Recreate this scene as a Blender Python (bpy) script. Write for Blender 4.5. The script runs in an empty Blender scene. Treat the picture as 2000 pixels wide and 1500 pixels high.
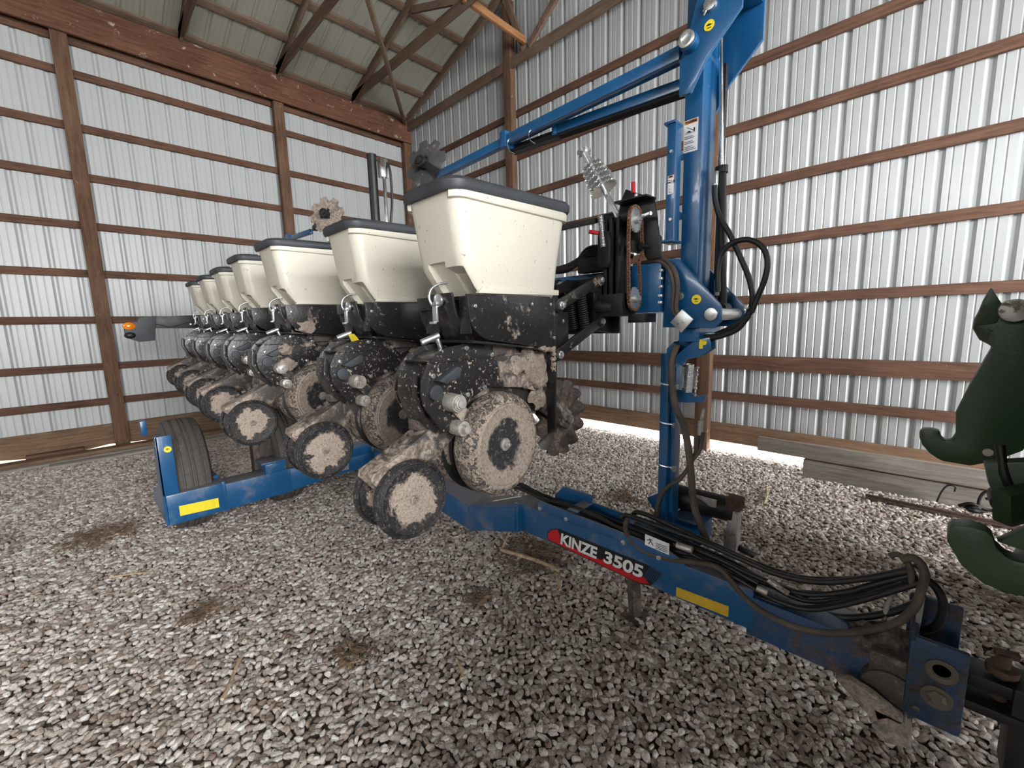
import bpy, bmesh, math, random
from mathutils import Vector, Matrix, Euler
random.seed(7)
C = bpy.context.scene.collection
LAST = []
WO = {}          # world origin of every object built
V = Vector

# ------------------------------------------------------------------ materials
def new_mat(name):
    m = bpy.data.materials.new(name); m.use_nodes = True
    nt = m.node_tree; b = nt.nodes['Principled BSDF']
    return m, nt, b
def N(nt, t, **kw):
    n = nt.nodes.new(t)
    for k, v in kw.items():
        if k in n.inputs: n.inputs[k].default_value = v
        else: setattr(n, k, v)
    return n
def coords(nt, scale=(1, 1, 1), loc=False, kind='Object'):
    tc = N(nt, 'ShaderNodeTexCoord'); mp = N(nt, 'ShaderNodeMapping')
    mp.inputs['Scale'].default_value = scale
    nt.links.new(tc.outputs[kind], mp.inputs['Vector'])
    if loc:
        oi = N(nt, 'ShaderNodeObjectInfo')
        nt.links.new(oi.outputs['Location'], mp.inputs['Location'])
    return mp.outputs['Vector']
def noise(nt, vec, scale, detail=4, rough=.55, dist=0):
    n = N(nt, 'ShaderNodeTexNoise', Scale=scale, Detail=detail, Roughness=rough, Distortion=dist)
    nt.links.new(vec, n.inputs['Vector']); return n.outputs['Fac']
def ramp(nt, fac, stops):
    r = N(nt, 'ShaderNodeValToRGB'); e = r.color_ramp.elements
    while len(e) > 1: e.remove(e[-1])
    for i, (p, c) in enumerate(stops):
        if not isinstance(c, (tuple, list)): c = (c, c, c)
        el = e[0] if i == 0 else e.new(p)
        el.position = p; el.color = tuple(c) + (1,)
    nt.links.new(fac, r.inputs['Fac']); return r.outputs['Color']
def mixc(nt, fac, a, b, mode='MIX'):
    m = N(nt, 'ShaderNodeMix', data_type='RGBA', blend_type=mode)
    for s, i in ((fac, 0), (a, 6), (b, 7)):
        if hasattr(s, 'links') or hasattr(s, 'is_linked'): nt.links.new(s, m.inputs[i])
        elif i == 0: m.inputs[0].default_value = s
        else: m.inputs[i].default_value = tuple(s) + (1,)
    return m.outputs[2]
def bump(nt, b, h, strength=.3, dist=.01):
    n = N(nt, 'ShaderNodeBump', Strength=strength, Distance=dist)
    nt.links.new(h, n.inputs['Height']); nt.links.new(n.outputs['Normal'], b.inputs['Normal'])
def math_n(nt, op, a, b=None):
    m = N(nt, 'ShaderNodeMath', operation=op)
    for s, i in ((a, 0), (b, 1)):
        if s is None: continue
        if hasattr(s, 'is_linked'): nt.links.new(s, m.inputs[i])
        else: m.inputs[i].default_value = s
    return m.outputs[0]

def plain(name, col, rough=.5, metal=0., var=.15, scale=8, bmp=0., spec=.5, coat=0.):
    m, nt, b = new_mat(name)
    v = coords(nt, loc=True); f = noise(nt, v, scale, 5)
    lo = tuple(c * (1 - var) for c in col); hi = tuple(min(1, c * (1 + var)) for c in col)
    nt.links.new(ramp(nt, f, [(.3, lo), (.7, hi)]), b.inputs['Base Color'])
    b.inputs['Metallic'].default_value = metal
    b.inputs['Specular IOR Level'].default_value = spec
    b.inputs['Coat Weight'].default_value = coat
    nt.links.new(ramp(nt, f, [(.2, max(0, rough - .08)), (.8, min(1, rough + .1))]), b.inputs['Roughness'])
    if bmp: bump(nt, b, noise(nt, v, scale * 6, 3), bmp, .004)
    return m

MUD = (.40, .325, .265); MUD2 = (.20, .15, .115)
def muddy(name, col, rough=.35, lo=.48, hi=.56, scale=9, metal=0., dust=.1, mud=MUD, mud2=MUD2, speck=True, coat=0., grad=None, spk=.66):
    """painted / plastic surface with dried mud in patches"""
    m, nt, b = new_mat(name)
    v = coords(nt, loc=True)
    big = noise(nt, v, scale, 8, .68, .3); fine = noise(nt, v, scale * 9, 5, .6)
    fb = big
    if grad:      # more mud towards one end of the part
        tc = N(nt, 'ShaderNodeTexCoord'); sx = N(nt, 'ShaderNodeSeparateXYZ'); nt.links.new(tc.outputs['Object'], sx.inputs[0])
        fb = math_n(nt, 'ADD', big, math_n(nt, 'MULTIPLY', sx.outputs[grad[0]], grad[1]))
    mk = ramp(nt, fb, [(lo, 0.), (hi, 1.)])
    mid = noise(nt, v, scale * 4.2, 8, .72, .8)
    mk = math_n(nt, 'MULTIPLY', mk, ramp(nt, mid, [(.40, .25), (.50, 1.)]))
    if speck:
        sp = ramp(nt, fine, [(spk, 0.), (spk + .04, .8)])
        mk = math_n(nt, 'MAXIMUM', mk, sp)
    mudc = ramp(nt, fine, [(.3, mud2), (.62, mud)])
    basec = mixc(nt, math_n(nt, 'MULTIPLY', fine, dust * 2), col, mud)
    nt.links.new(mixc(nt, mk, basec, mudc), b.inputs['Base Color'])
    nt.links.new(ramp(nt, mk, [(0, rough), (1, .92)]), b.inputs['Roughness'])
    b.inputs['Metallic'].default_value = metal
    b.inputs['Coat Weight'].default_value = coat
    h = math_n(nt, 'ADD', math_n(nt, 'MULTIPLY', fine, .35), mk)
    bump(nt, b, h, .55, .006)
    return m

def disc_mud(name, base, r0, r1, inside=True, amp=.35, scale=9, tread=.165, wear=.12):
    """wheel face: mud cake round the hub (inside) with a ragged edge; wheel axis is local X"""
    m, nt, b = new_mat(name)
    tc = N(nt, 'ShaderNodeTexCoord'); sx = N(nt, 'ShaderNodeSeparateXYZ')
    nt.links.new(tc.outputs['Object'], sx.inputs[0])
    cx = N(nt, 'ShaderNodeCombineXYZ')
    nt.links.new(sx.outputs[1], cx.inputs[1]); nt.links.new(sx.outputs[2], cx.inputs[2])
    ln = N(nt, 'ShaderNodeVectorMath', operation='LENGTH'); nt.links.new(cx.outputs[0], ln.inputs[0])
    v = coords(nt, loc=True)
    big = noise(nt, v, scale, 8, .72, .5); fine = noise(nt, v, scale * 9, 6, .65)
    # streaks out from the hub, scored in the mud
    wob = math_n(nt, 'MULTIPLY', math_n(nt, 'SUBTRACT', big, .5), amp)
    rr = math_n(nt, 'ADD', ln.outputs['Value'], wob)
    mk = ramp(nt, rr, [(r0, 1.), (r1, 0.)] if inside else [(r0, 0.), (r1, 1.)])
    mott = noise(nt, v, scale * 4.5, 8, .75, 1.2)
    sp = ramp(nt, mott, [(.53, 0.), (.6, 1.)])
    mk = math_n(nt, 'MAXIMUM', mk, sp)
    # the running surface is worn: dark mottles through the mud
    tr = ramp(nt, ln.outputs['Value'], [(tread - .01, 0.), (tread, 1.)])
    dk = math_n(nt, 'ADD', mott, math_n(nt, 'MULTIPLY', tr, wear))
    mk = math_n(nt, 'MULTIPLY', mk, ramp(nt, dk, [(.60, 1.), (.68, .12)]))
    mudc = ramp(nt, fine, [(.3, MUD2), (.6, MUD)])
    nt.links.new(mixc(nt, mk, base, mudc), b.inputs['Base Color'])
    nt.links.new(ramp(nt, mk, [(0, .45), (1, .95)]), b.inputs['Roughness'])
    bump(nt, b, math_n(nt, 'ADD', math_n(nt, 'MULTIPLY', fine, .5), mk), .8, .006)
    return m

def wood(name, axis, dark, light, rough=.8, stain=None, st=(.62, .68)):
    m, nt, b = new_mat(name)
    sc = [14, 14, 14]; sc[axis] = .9
    v = coords(nt, tuple(sc), loc=True); v2 = coords(nt, loc=True)
    g = noise(nt, v, 3, 6, .6, .6); big = noise(nt, v2, 1.6, 5, .6); fine = noise(nt, v, 22, 3)
    f = math_n(nt, 'ADD', math_n(nt, 'MULTIPLY', g, .6), math_n(nt, 'MULTIPLY', big, .4))
    c = ramp(nt, f, [(.33, dark), (.66, light)])
    c = mixc(nt, .22, c, ramp(nt, fine, [(.35, (.3, .3, .3)), (.6, (1, 1, 1))]), 'MULTIPLY')
    kn = N(nt, 'ShaderNodeTexVoronoi', Scale=2.2); nt.links.new(v2, kn.inputs['Vector'])
    k = ramp(nt, kn.outputs['Distance'], [(.03, 1.), (.06, 0.)])
    c = mixc(nt, k, c, tuple(x * .25 for x in dark))
    if stain:
        s = ramp(nt, noise(nt, v2, 7, 7, .7, .5), [(st[0], 0.), (st[1], 1.)])
        c = mixc(nt, math_n(nt, 'MULTIPLY', s, .7), c, stain)
    nt.links.new(c, b.inputs['Base Color']); b.inputs['Roughness'].default_value = rough
    b.inputs['Specular IOR Level'].default_value = .2
    bump(nt, b, math_n(nt, 'ADD', g, fine), .35, .004)
    return m

M = {}
def W3(key, d, l, **k):
    for i, a in enumerate('xyz'): M[key + a] = wood('%s_%s' % (key, a), i, d, l, **k)
W3('girt', (.060, .031, .020), (.185, .098, .064), stain=(.36, .29, .24), st=(.68, .74))
W3('header', (.070, .030, .019), (.19, .088, .054), stain=(.5, .43, .36), st=(.61, .67))
W3('post', (.070, .037, .023), (.20, .115, .072), stain=(.42, .35, .28), st=(.64, .70))
W3('truss', (.10, .062, .042), (.235, .16, .115))
W3('skirt', (.09, .053, .032), (.27, .17, .105))
W3('grey', (.17, .145, .12), (.42, .375, .325))
W3('orange', (.20, .09, .035), (.40, .20, .09))

def sheet(name, col, metal, rough):
    m, nt, b = new_mat(name)
    v = coords(nt); f = noise(nt, v, .7, 4); g = noise(nt, v, 60, 3)
    c = ramp(nt, f, [(.3, tuple(x * .93 for x in col)), (.7, col)])
    c = mixc(nt, .1, c, ramp(nt, g, [(.3, (.8, .8, .8)), (.6, (1, 1, 1))]), 'MULTIPLY')
    d = ramp(nt, noise(nt, v, 5, 8, .7), [(.62, 0.), (.72, 1.)])
    c = mixc(nt, math_n(nt, 'MULTIPLY', d, .22), c, (.45, .40, .33))
    nt.links.new(c, b.inputs['Base Color'])
    b.inputs['Metallic'].default_value = metal; b.inputs['Roughness'].default_value = rough
    bump(nt, b, f, .12, .05)
    return m
M['sheet_left'] = sheet('painted_sheet', (.455, .463, .462), .0, .36)
M['sheet_right'] = sheet('galvanised_sheet', (.47, .483, .48), .22, .33)
M['sheet_roof'] = sheet('roof_sheet', (.34, .335, .28), .2, .45)  # same bare steel as the gable, overhead shade put into its colour

def blue(name, lo, hi, dust):
    m, nt, b = new_mat(name)
    v = coords(nt, loc=True)
    f = noise(nt, v, 5, 7, .65); fine = noise(nt, v, 60, 4)
    c = ramp(nt, f, [(.3, (.006, .068, .180)), (.7, (.010, .095, .235))])
    k = ramp(nt, f, [(lo, 0.), (hi, 1.)])
    # dust settles on faces that look up
    geo = N(nt, 'ShaderNodeNewGeometry'); sz = N(nt, 'ShaderNodeSeparateXYZ')
    nt.links.new(geo.outputs['Normal'], sz.inputs[0])
    up = ramp(nt, sz.outputs[2], [(.6, 0.), (.95, 1.)])
    k = math_n(nt, 'MAXIMUM', math_n(nt, 'MULTIPLY', k, dust), math_n(nt, 'MULTIPLY', up, dust * .9))
    k2 = math_n(nt, 'MAXIMUM', k, math_n(nt, 'MULTIPLY', ramp(nt, fine, [(.67, 0.), (.71, 1.)]), .35))
    nt.links.new(mixc(nt, k2, c, (.22, .18, .15)), b.inputs['Base Color'])
    nt.links.new(ramp(nt, k2, [(0, .28), (1, .85)]), b.inputs['Roughness'])
    b.inputs['Coat Weight'].default_value = .25
    bump(nt, b, fine, .06, .002)
    return m
M['blue'] = blue('blue_paint', .72, .8, .25)
M['blue_dusty'] = blue('blue_paint_dusty', .52, .72, .75)
M['black'] = muddy('black_paint_specks', (.006, .0065, .0075), .3, .60, .66, 7, dust=.02)
M['shell'] = muddy('black_paint_splashed', (.006, .0065, .008), .28, .56, .68, 8, dust=.03, grad=(1, .75), spk=.60)
M['black_mud'] = muddy('black_paint_muddy', (.008, .0085, .010), .38, .49, .57, 7, dust=.06)
M['mud_heavy'] = muddy('mud_cake', (.035, .032, .03), .8, .36, .48, 8, dust=.3)
M['mud'] = muddy('dry_mud', (.17, .125, .095), .95, .36, .50, 16, dust=.4)
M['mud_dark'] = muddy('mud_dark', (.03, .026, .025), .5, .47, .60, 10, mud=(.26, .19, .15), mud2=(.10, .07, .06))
M['cream'] = muddy('cream_plastic', (.60, .56, .465), .42, .66, .80, 6, dust=.02, mud=(.42, .38, .30), mud2=(.34, .30, .24))
M['lid'] = plain('charcoal_plastic', (.035, .038, .043), .55, 0, .35, 6, .15)
M['zinc'] = plain('zinc_plate', (.66, .67, .66), .3, .9, .12, 20)
M['zinc_mud'] = muddy('zinc_dusty', (.5, .48, .44), .4, .5, .6, 22, metal=.5)
M['chrome'] = plain('chrome', (.8, .8, .8), .16, 1., .05, 10)
M['rust_dark'] = plain('dark_rust', (.09, .055, .04), .8, .3, .4, 30, .3)
M['rust'] = plain('rusty_chain', (.22, .11, .06), .7, .5, .4, 60, .3)
M['darksteel'] = plain('dark_steel', (.018, .017, .017), .5, .4, .3, 15, .2)
M['blackflat'] = plain('black_flat', (.006, .006, .007), .45, 0, .3, 10)
M['hose'] = plain('hose_rubber', (.011, .010, .010), .5, 0, .4, 12, .15)
M['hose_dusty'] = plain('hose_dusty', (.085, .066, .052), .75, 0, .45, 9, .3)
M['tire'] = muddy('tire_rubber', (.022, .021, .021), .75, .60, .72, 6, dust=.35, mud=(.20, .165, .14), mud2=(.12, .10, .085))
M['yellow'] = plain('yellow_tape', (.85, .66, .02), .4, 0, .08, 30)
M['yellow_dim'] = plain('amber_tape', (.62, .38, .02), .5, 0, .15, 30)
M['red'] = plain('red_decal', (.50, .012, .02), .35, 0, .08, 10)
M['red_grip'] = plain('red_vinyl', (.45, .02, .03), .4, 0, .2, 10)
M['white'] = plain('white_decal', (.80, .80, .79), .4, 0, .05, 30)
M['orange_decal'] = plain('orange_decal', (.75, .25, .03), .4, 0, .05, 30)
M['amber'] = plain('amber_lens', (.80, .22, .01), .12, 0, .2, 30, coat=.8)
M['green'] = muddy('green_paint', (.006, .036, .011), .45, .62, .72, 6, dust=.12, mud=(.10, .09, .06), mud2=(.04, .05, .03), speck=False)
M['straw'] = plain('straw', (.42, .31, .19), .85, 0, .35, 30, .4)
M['dirt'] = plain('dirt', (.19, .125, .080), .95, 0, .45, 20, .8)
M['gauge_face'] = disc_mud('gauge_wheel_mud', (.022, .025, .030), .082, .095, inside=False, amp=.16, scale=11)
M['close_face'] = disc_mud('closing_wheel_mud', (.014, .015, .018), .078, .088, inside=True, amp=.17, scale=15, tread=.2)

# ------------------------------------------------------------------ mesh building
class MB:
    def __init__(s): s.v = []; s.f = []
    def add(s, vs, fs):
        o = len(s.v); s.v += [tuple(v) for v in vs]; s.f += [tuple(i + o for i in f) for f in fs]; return s
    def box(s, x0, x1, y0, y1, z0, z1):
        vs = [(x, y, z) for x in (x0, x1) for y in (y0, y1) for z in (z0, z1)]
        return s.add(vs, [(0, 1, 3, 2), (4, 6, 7, 5), (0, 4, 5, 1), (2, 3, 7, 6), (0, 2, 6, 4), (1, 5, 7, 3)])
    def beam(s, a, b, w, h, up=(0, 0, 1)):
        a = V(a); b = V(b); d = (b - a).normalized(); r = d.cross(V(up))
        if r.length < 1e-4: r = d.cross(V((0, 1, 0)))
        r.normalize(); u = r.cross(d).normalized()
        vs = [p + r * (w / 2) * i + u * (h / 2) * j for p in (a, b) for i in (-1, 1) for j in (-1, 1)]
        return s.add(vs, [(0, 1, 3, 2), (4, 6, 7, 5), (0, 4, 5, 1), (2, 3, 7, 6), (0, 2, 6, 4), (1, 5, 7, 3)])
    def prism(s, poly, ax, a, b):
        def P(p, t): return {'x': (t, p[0], p[1]), 'y': (p[0], t, p[1]), 'z': (p[0], p[1], t)}[ax]
        n = len(poly)
        return s.add([P(p, a) for p in poly] + [P(p, b) for p in poly],
                     [tuple(range(n - 1, -1, -1)), tuple(range(n, 2 * n))] + [(i, (i + 1) % n, n + (i + 1) % n, n + i) for i in range(n)])
    def loft(s, rings, cap=True, close=False):
        n = len(rings[0]); m = len(rings); fs = []
        for j in range(m - 1 + (1 if close else 0)):
            k = (j + 1) % m
            for i in range(n): fs.append((j * n + i, j * n + (i + 1) % n, k * n + (i + 1) % n, k * n + i))
        if cap and not close: fs += [tuple(range(n - 1, -1, -1)), tuple((m - 1) * n + i for i in range(n))]
        return s.add([p for r in rings for p in r], fs)
    def cyl(s, a, b, r, r2=None, n=20):
        a = V(a); b = V(b); d = (b - a).normalized(); q = d.orthogonal().normalized(); w = d.cross(q)
        r2 = r if r2 is None else r2
        return s.loft([[p + (q * math.cos(t) + w * math.sin(t)) * rr for t in [2 * math.pi * i / n for i in range(n)]] for p, rr in ((a, r), (b, r2))])
    def lathe(s, prof, o=(0, 0, 0), d=(1, 0, 0), n=48):
        """prof: (offset along axis, radius)"""
        o = V(o); d = V(d).normalized(); q = d.orthogonal().normalized(); w = d.cross(q)
        return s.loft([[o + d * t + (q * math.cos(2 * math.pi * i / n) + w * math.sin(2 * math.pi * i / n)) * max(r, .0006) for i in range(n)] for t, r in prof])
    def tube(s, pts, r, n=10, sub=6):
        P = spline(pts, sub) if sub > 1 else [V(p) for p in pts]
        rings = []; q = None
        for i, p in enumerate(P):
            d = (P[min(i + 1, len(P) - 1)] - P[max(i - 1, 0)])
            if d.length < 1e-7: d = V((0, 0, 1))
            d.normalize()
            q = d.orthogonal().normalized() if q is None else (q - d * q.dot(d)).normalized()
            w = d.cross(q)
            rings.append([p + (q * math.cos(2 * math.pi * k / n) + w * math.sin(2 * math.pi * k / n)) * r for k in range(n)])
        return s.loft(rings)
    def coil(s, a, b, R, r, turns, n=8):
        a = V(a); b = V(b); d = (b - a).normalized(); q = d.orthogonal().normalized(); w = d.cross(q)
        K = int(turns * 14)
        pts = [a + (b - a) * (i / K) + (q * math.cos(2 * math.pi * i / 14) + w * math.sin(2 * math.pi * i / 14)) * R for i in range(K + 1)]
        return s.tube(pts, r, n, 1)
    def gear(s, c, d, r, h, w, teeth):
        c = V(c); d = V(d).normalized(); q = d.orthogonal().normalized(); u = d.cross(q); n = teeth * 4
        ring = lambda t: [c + d * t + (q * math.cos(2 * math.pi * i / n) + u * math.sin(2 * math.pi * i / n)) * (r + (h if i % 4 in (1, 2) else 0)) for i in range(n)]
        return s.loft([ring(-w / 2), ring(w / 2)])
    def blob(s, c, rad, seed, amp=.3, sub=3):
        bm = bmesh.new(); bmesh.ops.create_icosphere(bm, subdivisions=sub, radius=1)
        from mathutils import noise as mn
        vs = []
        for v in bm.verts:
            k = 1 + amp * mn.noise(v.co * 1.7 + V((seed * 3.1, 0, 0))) + amp * .5 * mn.noise(v.co * 5 + V((0, seed, 0)))
            vs.append((c[0] + v.co.x * rad[0] * k, c[1] + v.co.y * rad[1] * k, c[2] + v.co.z * rad[2] * k))
        fs = [tuple(v.index for v in f.verts) for f in bm.faces]; bm.free()
        return s.add(vs, fs)
    def pieces(s):
        n = len(s.v); up = list(range(n))
        def find(a):
            while up[a] != a: up[a] = up[up[a]]; a = up[a]
            return a
        for f in s.f:
            a = find(f[0])
            for i in f[1:]: up[find(i)] = a
        isl = {}
        for i in range(n): isl.setdefault(find(i), []).append(i)
        isl = list(isl.values()); k = len(isl)
        if k < 2 or k > 400: return [s]
        bx = []
        for I in isl:
            c = list(zip(*[s.v[i] for i in I])); bx.append(([min(a) for a in c], [max(a) for a in c]))
        g = list(range(k))
        def fg(a):
            while g[a] != a: a = g[a]
            return a
        for i in range(k):
            for j in range(i + 1, k):
                gap = math.sqrt(sum(max(0, bx[i][0][q] - bx[j][1][q], bx[j][0][q] - bx[i][1][q]) ** 2 for q in range(3)))
                sz = max(max(bx[t][1][q] - bx[t][0][q] for q in range(3)) for t in (i, j))
                if gap <= max(.02, .5 * sz) * .98: g[fg(j)] = fg(i)
        if len({fg(i) for i in range(k)}) < 2: return [s]
        grp = {}
        for i in range(k): grp.setdefault(fg(i), set()).update(isl[i])
        out = []
        for S in sorted(grp.values(), key=len, reverse=True):
            m = MB(); ix = {}
            for i in sorted(S): ix[i] = len(m.v); m.v.append(s.v[i])
            m.f = [tuple(ix[i] for i in f) for f in s.f if f[0] in S]
            out.append(m)
        return out
    def build(s, name, mat, parent=None, bevel=0., origin=None, angle=35, label=None, seg=2):
        global LAST
        ps = s.pieces() if parent is not None else [s]
        LAST = [MB.build1(p, name, mat, parent, bevel, origin if len(ps) == 1 else None, angle, label, seg) for p in ps]
        return LAST[0]
    def build1(s, name, mat, parent=None, bevel=0., origin=None, angle=35, label=None, seg=2):
        me = bpy.data.meshes.new(name)
        if origin is None:
            xs = list(zip(*s.v)); origin = ((min(xs[0]) + max(xs[0])) / 2, (min(xs[1]) + max(xs[1])) / 2, min(xs[2]))
        ox, oy, oz = origin
        me.from_pydata([(x - ox, y - oy, z - oz) for x, y, z in s.v], [], s.f)
        bm = bmesh.new(); bm.from_mesh(me)
        bmesh.ops.recalc_face_normals(bm, faces=bm.faces)
        if bevel:
            es = [e for e in bm.edges if len(e.link_faces) == 2 and e.calc_face_angle(0) > math.radians(30)]
            if es: bmesh.ops.bevel(bm, geom=es, offset=bevel, segments=seg, affect='EDGES', clamp_overlap=True, profile=.6)
        bm.to_mesh(me); bm.free()
        if angle > 0:
            me.polygons.foreach_set('use_smooth', [True] * len(me.polygons)); me.set_sharp_from_angle(angle=math.radians(angle))
        else: me.polygons.foreach_set('use_smooth', [False] * len(me.polygons))
        me.materials.append(mat)
        o = bpy.data.objects.new(name, me); C.objects.link(o); place(o, origin, parent)
        if label: o['label'] = label
        return o
def spline(pts, sub):
    P = [V(p) for p in pts]; out = []
    for i in range(len(P) - 1):
        p0 = P[i - 1] if i else P[0] * 2 - P[1]; p1 = P[i]; p2 = P[i + 1]; p3 = P[i + 2] if i + 2 < len(P) else P[-1] * 2 - P[-2]
        for k in range(sub):
            t = k / sub
            out.append(.5 * ((2 * p1) + (p2 - p0) * t + (2 * p0 - 5 * p1 + 4 * p2 - p3) * t * t + (3 * p1 - p0 - 3 * p2 + p3) * t ** 3))
    return out + [P[-1]]
def place(o, origin, parent):
    WO[o.name] = V(origin)
    if parent is None: o.location = V(origin)
    else: o.parent = parent; o.location = V(origin) - WO[parent.name]
def thing(name, loc, label, cat, group=None):
    o = bpy.data.objects.new(name, None); C.objects.link(o); o.empty_display_size = .2; place(o, loc, None)
    return tag(o, label, cat, group)
def tag(o, label, cat, group=None, kind=None):
    o['label'] = label; o['category'] = cat
    if group: o['group'] = group
    if kind: o['kind'] = kind
    return o
def structure(o, label=None):
    o['kind'] = 'structure'
    if label: o['label'] = label
    return o
def rrect(x0, x1, y0, y1, r, z, n=6):
    out = []
    for cx, cy, a in ((x1 - r, y1 - r, 0), (x0 + r, y1 - r, 90), (x0 + r, y0 + r, 180), (x1 - r, y0 + r, 270)):
        for i in range(n + 1):
            t = math.radians(a + 90 * i / n); out.append((cx + r * math.cos(t), cy + r * math.sin(t), z))
    return out
def text_mesh(body, height, extrude=0., bold=0., shear=0.):
    cu = bpy.data.curves.new('t', 'FONT'); cu.body = body; cu.size = height / .73; cu.offset = bold; cu.shear = shear; cu.extrude = extrude
    o = bpy.data.objects.new('t', cu); C.objects.link(o); bpy.context.view_layer.update()
    dg = bpy.context.evaluated_depsgraph_get(); me = bpy.data.meshes.new_from_object(o.evaluated_get(dg))
    bpy.data.objects.remove(o); bpy.data.curves.remove(cu)
    vs = [tuple(v.co) for v in me.vertices]; fs = [tuple(p.vertices) for p in me.polygons]; bpy.data.meshes.remove(me)
    return vs, fs

# ------------------------------------------------------------------ the building
RW = .2286
def roof_z(x): return 5.60 + .325 * min(x, 12.2 - x)         # underside of the sheets
def sheet_profile(start, a, b):
    """(position, depth outwards) along a ribbed steel sheet between a and b"""
    pts = []; k = math.floor((a - start) / RW) - 1
    while start + k * RW < b:
        s = start + k * RW
        for t, d in ((0, 0), (.022, .024), (.042, .024), (.064, 0), (.096, 0), (.101, .004), (.107, .004), (.112, 0), (.162, 0), (.167, .004), (.173, .004), (.178, 0)):
            if a < s + t < b: pts.append((s + t, d))
        k += 1
    return [(a, 0)] + pts + [(b, 0)]
X1 = 12.2; Y0 = -22.0; PL = .045
def sheet_wall(name, pos, prof, ztop, mat, kind, z0=.27):
    mb = MB(); n = len(prof)
    vs = []
    for z in (0, 1):
        for (s, d) in prof:
            if pos == 'right': vs.append((s, PL + d, z0 if z == 0 else ztop(s)))
            elif pos == 'left': vs.append((-PL - d, s, z0 if z == 0 else ztop(0)))
    for s, d in prof:      # outer skin, a few mm thick
        pass
    mb.add(vs, [(i, i + 1, n + i + 1, n + i) for i in range(n - 1)])
    o = mb.build(name, mat, origin=(0, 0, 0), angle=0)
    so = o.modifiers.new('thickness', 'SOLIDIFY'); so.thickness = .0015; so.offset = 0
    return structure(o)
wall_right = sheet_wall('wall_right', 'right', sheet_profile(6.146, -.05, X1), lambda s: roof_z(s) + .015, M['sheet_right'], 0)
wall_right['label'] = 'gable wall of ribbed bare steel sheeting on brown wooden girts'
wall_left = sheet_wall('wall_left', 'left', sheet_profile(-4.595, Y0, .05), lambda s: 5.60, M['sheet_left'], 0)
wall_left['label'] = 'side wall of pale ribbed steel sheeting under the wooden header'

GZ = [4.763, 4.136, 3.545, 2.945, 2.344, 1.749, 1.137, .668]
def wobble(mb):
    return mb
for i, z in enumerate(GZ):
    h = .092
    b = MB().box(-.042, 0, Y0, -.0, z - h / 2, z + h / 2); b.build('girt', M['girty'], wall_left, .004)
    if i == 6: MB().box(0, X1, 0, .042, .985, 1.14).build('girt', M['girtx'], wall_right, .004, label='wide double girt')
    else: MB().box(0, X1, 0, .042, z - h / 2, z + h / 2).build('girt', M['girtx'], wall_right, .004)
# skirt boards, held above the ground
MB().prism([(-7.2, .03), (-6.02, .10), (-5.62, .045), (-5.3, .05), (-5.0, .085), (-4.2, .03), (0, .03), (0, .36), (Y0, .36), (Y0, .03)], 'x', -.042, 0).build('skirt_board', M['skirty'], wall_left, .004)
MB().box(0, X1, 0, .045, .13, .345).build('skirt_board', M['skirtx'], wall_right, .004)
# posts
for yy in (-.09, -2.45, -4.87, -7.3, -9.75, -12.2, -14.6, -17, -19.5):
    MB().box(.002, .115, yy - .075, yy + .075, 0, 5.16).build('post', M['postz'], wall_left, .004)
for xx in (2.93, 5.98, 9.1):
    MB().box(xx - .075, xx + .075, -.115, -.002, 0, min(roof_z(xx) - .25, 6.4)).build('post', M['postz'], wall_right, .004)
# header beams on the left wall
MB().box(.117, .158, Y0, -.02, 5.15, 5.54).build('header', M['headery'], wall_left, .004)
MB().box(-.042, -.002, Y0, -.02, 5.10, 5.22).build('header', M['girty'], wall_left, .004, label='outer header board in shadow behind the beam')

# ceiling: ribbed roof sheets, purlins, trusses
prof = sheet_profile(.03, Y0, .1)
mb = MB(); n = len(prof); vs = []
for x in (-.15, 6.1, X1 + .3):
    for (s, d) in prof: vs.append((x, s, roof_z(x) + d))
mb.add(vs, [(i, i + 1, n + i + 1, n + i) for i in range(n - 1)] + [(n + i, n + i + 1, 2 * n + i + 1, 2 * n + i) for i in range(n - 1)])
ceiling = mb.build('ceiling', M['sheet_roof'], origin=(0, 0, 5), angle=0)
so = ceiling.modifiers.new('thickness', 'SOLIDIFY'); so.thickness = .0015; so.offset = 0
structure(ceiling, 'underside of the ribbed steel roof carried on purlins and wooden trusses')
for k in range(20):
    x = .12 + .60 * k
    if abs(x - 6.1) < .12 or x > X1: continue
    z = roof_z(x) - .024
    MB().beam((x, Y0, z), (x, .02, z), .10, .042, up=(-.325 if x < 6.1 else .325, 0, 1)).build('purlin', M['trussy'], ceiling, .003)
def truss(y, gable=False):
    t = .04
    mb = MB()
    # top chords
    for a, b in (((0.12, 5.52), (6.1, roof_z(6.1) - .12)), ((12.08, 5.52), (6.1, roof_z(6.1) - .12))):
        mb.beam((a[0], y, a[1] + .045), (b[0], y, b[1]), t, .14)
    return mb.build('rafter', M['trussx'], ceiling, .003)
for y in (-.09, -1.2, -2.43, -3.66, -4.9, -7.3, -9.75, -12.2, -14.6, -17, -19.5):
    truss(y)
    z0 = 5.60
    MB().box(.14, X1 - .14, y - .02, y + .02, z0 - .07, z0 + .07).build('tie_beam', M['trussx'], ceiling, .003) if y < -1 else \
        MB().box(.14, X1 - .14, y - .02, y + .02, 5.36, 5.50).build('tie_beam', M['trussx'], ceiling, .003)
    for xa, xb in ((2.1, 3.4), (4.6, 3.4), (4.6, 6.1), (7.6, 6.1), (7.6, 8.8), (10.1, 8.8)):
        if abs(y) < 1: continue
        MB().beam((xa, y, roof_z(xa) - .2), (xb, y, z0) if xb != 6.1 else (6.1, y, roof_z(6.1) - .25), .038, .09).build('web_member', M['trussx'], ceiling, .003)
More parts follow.
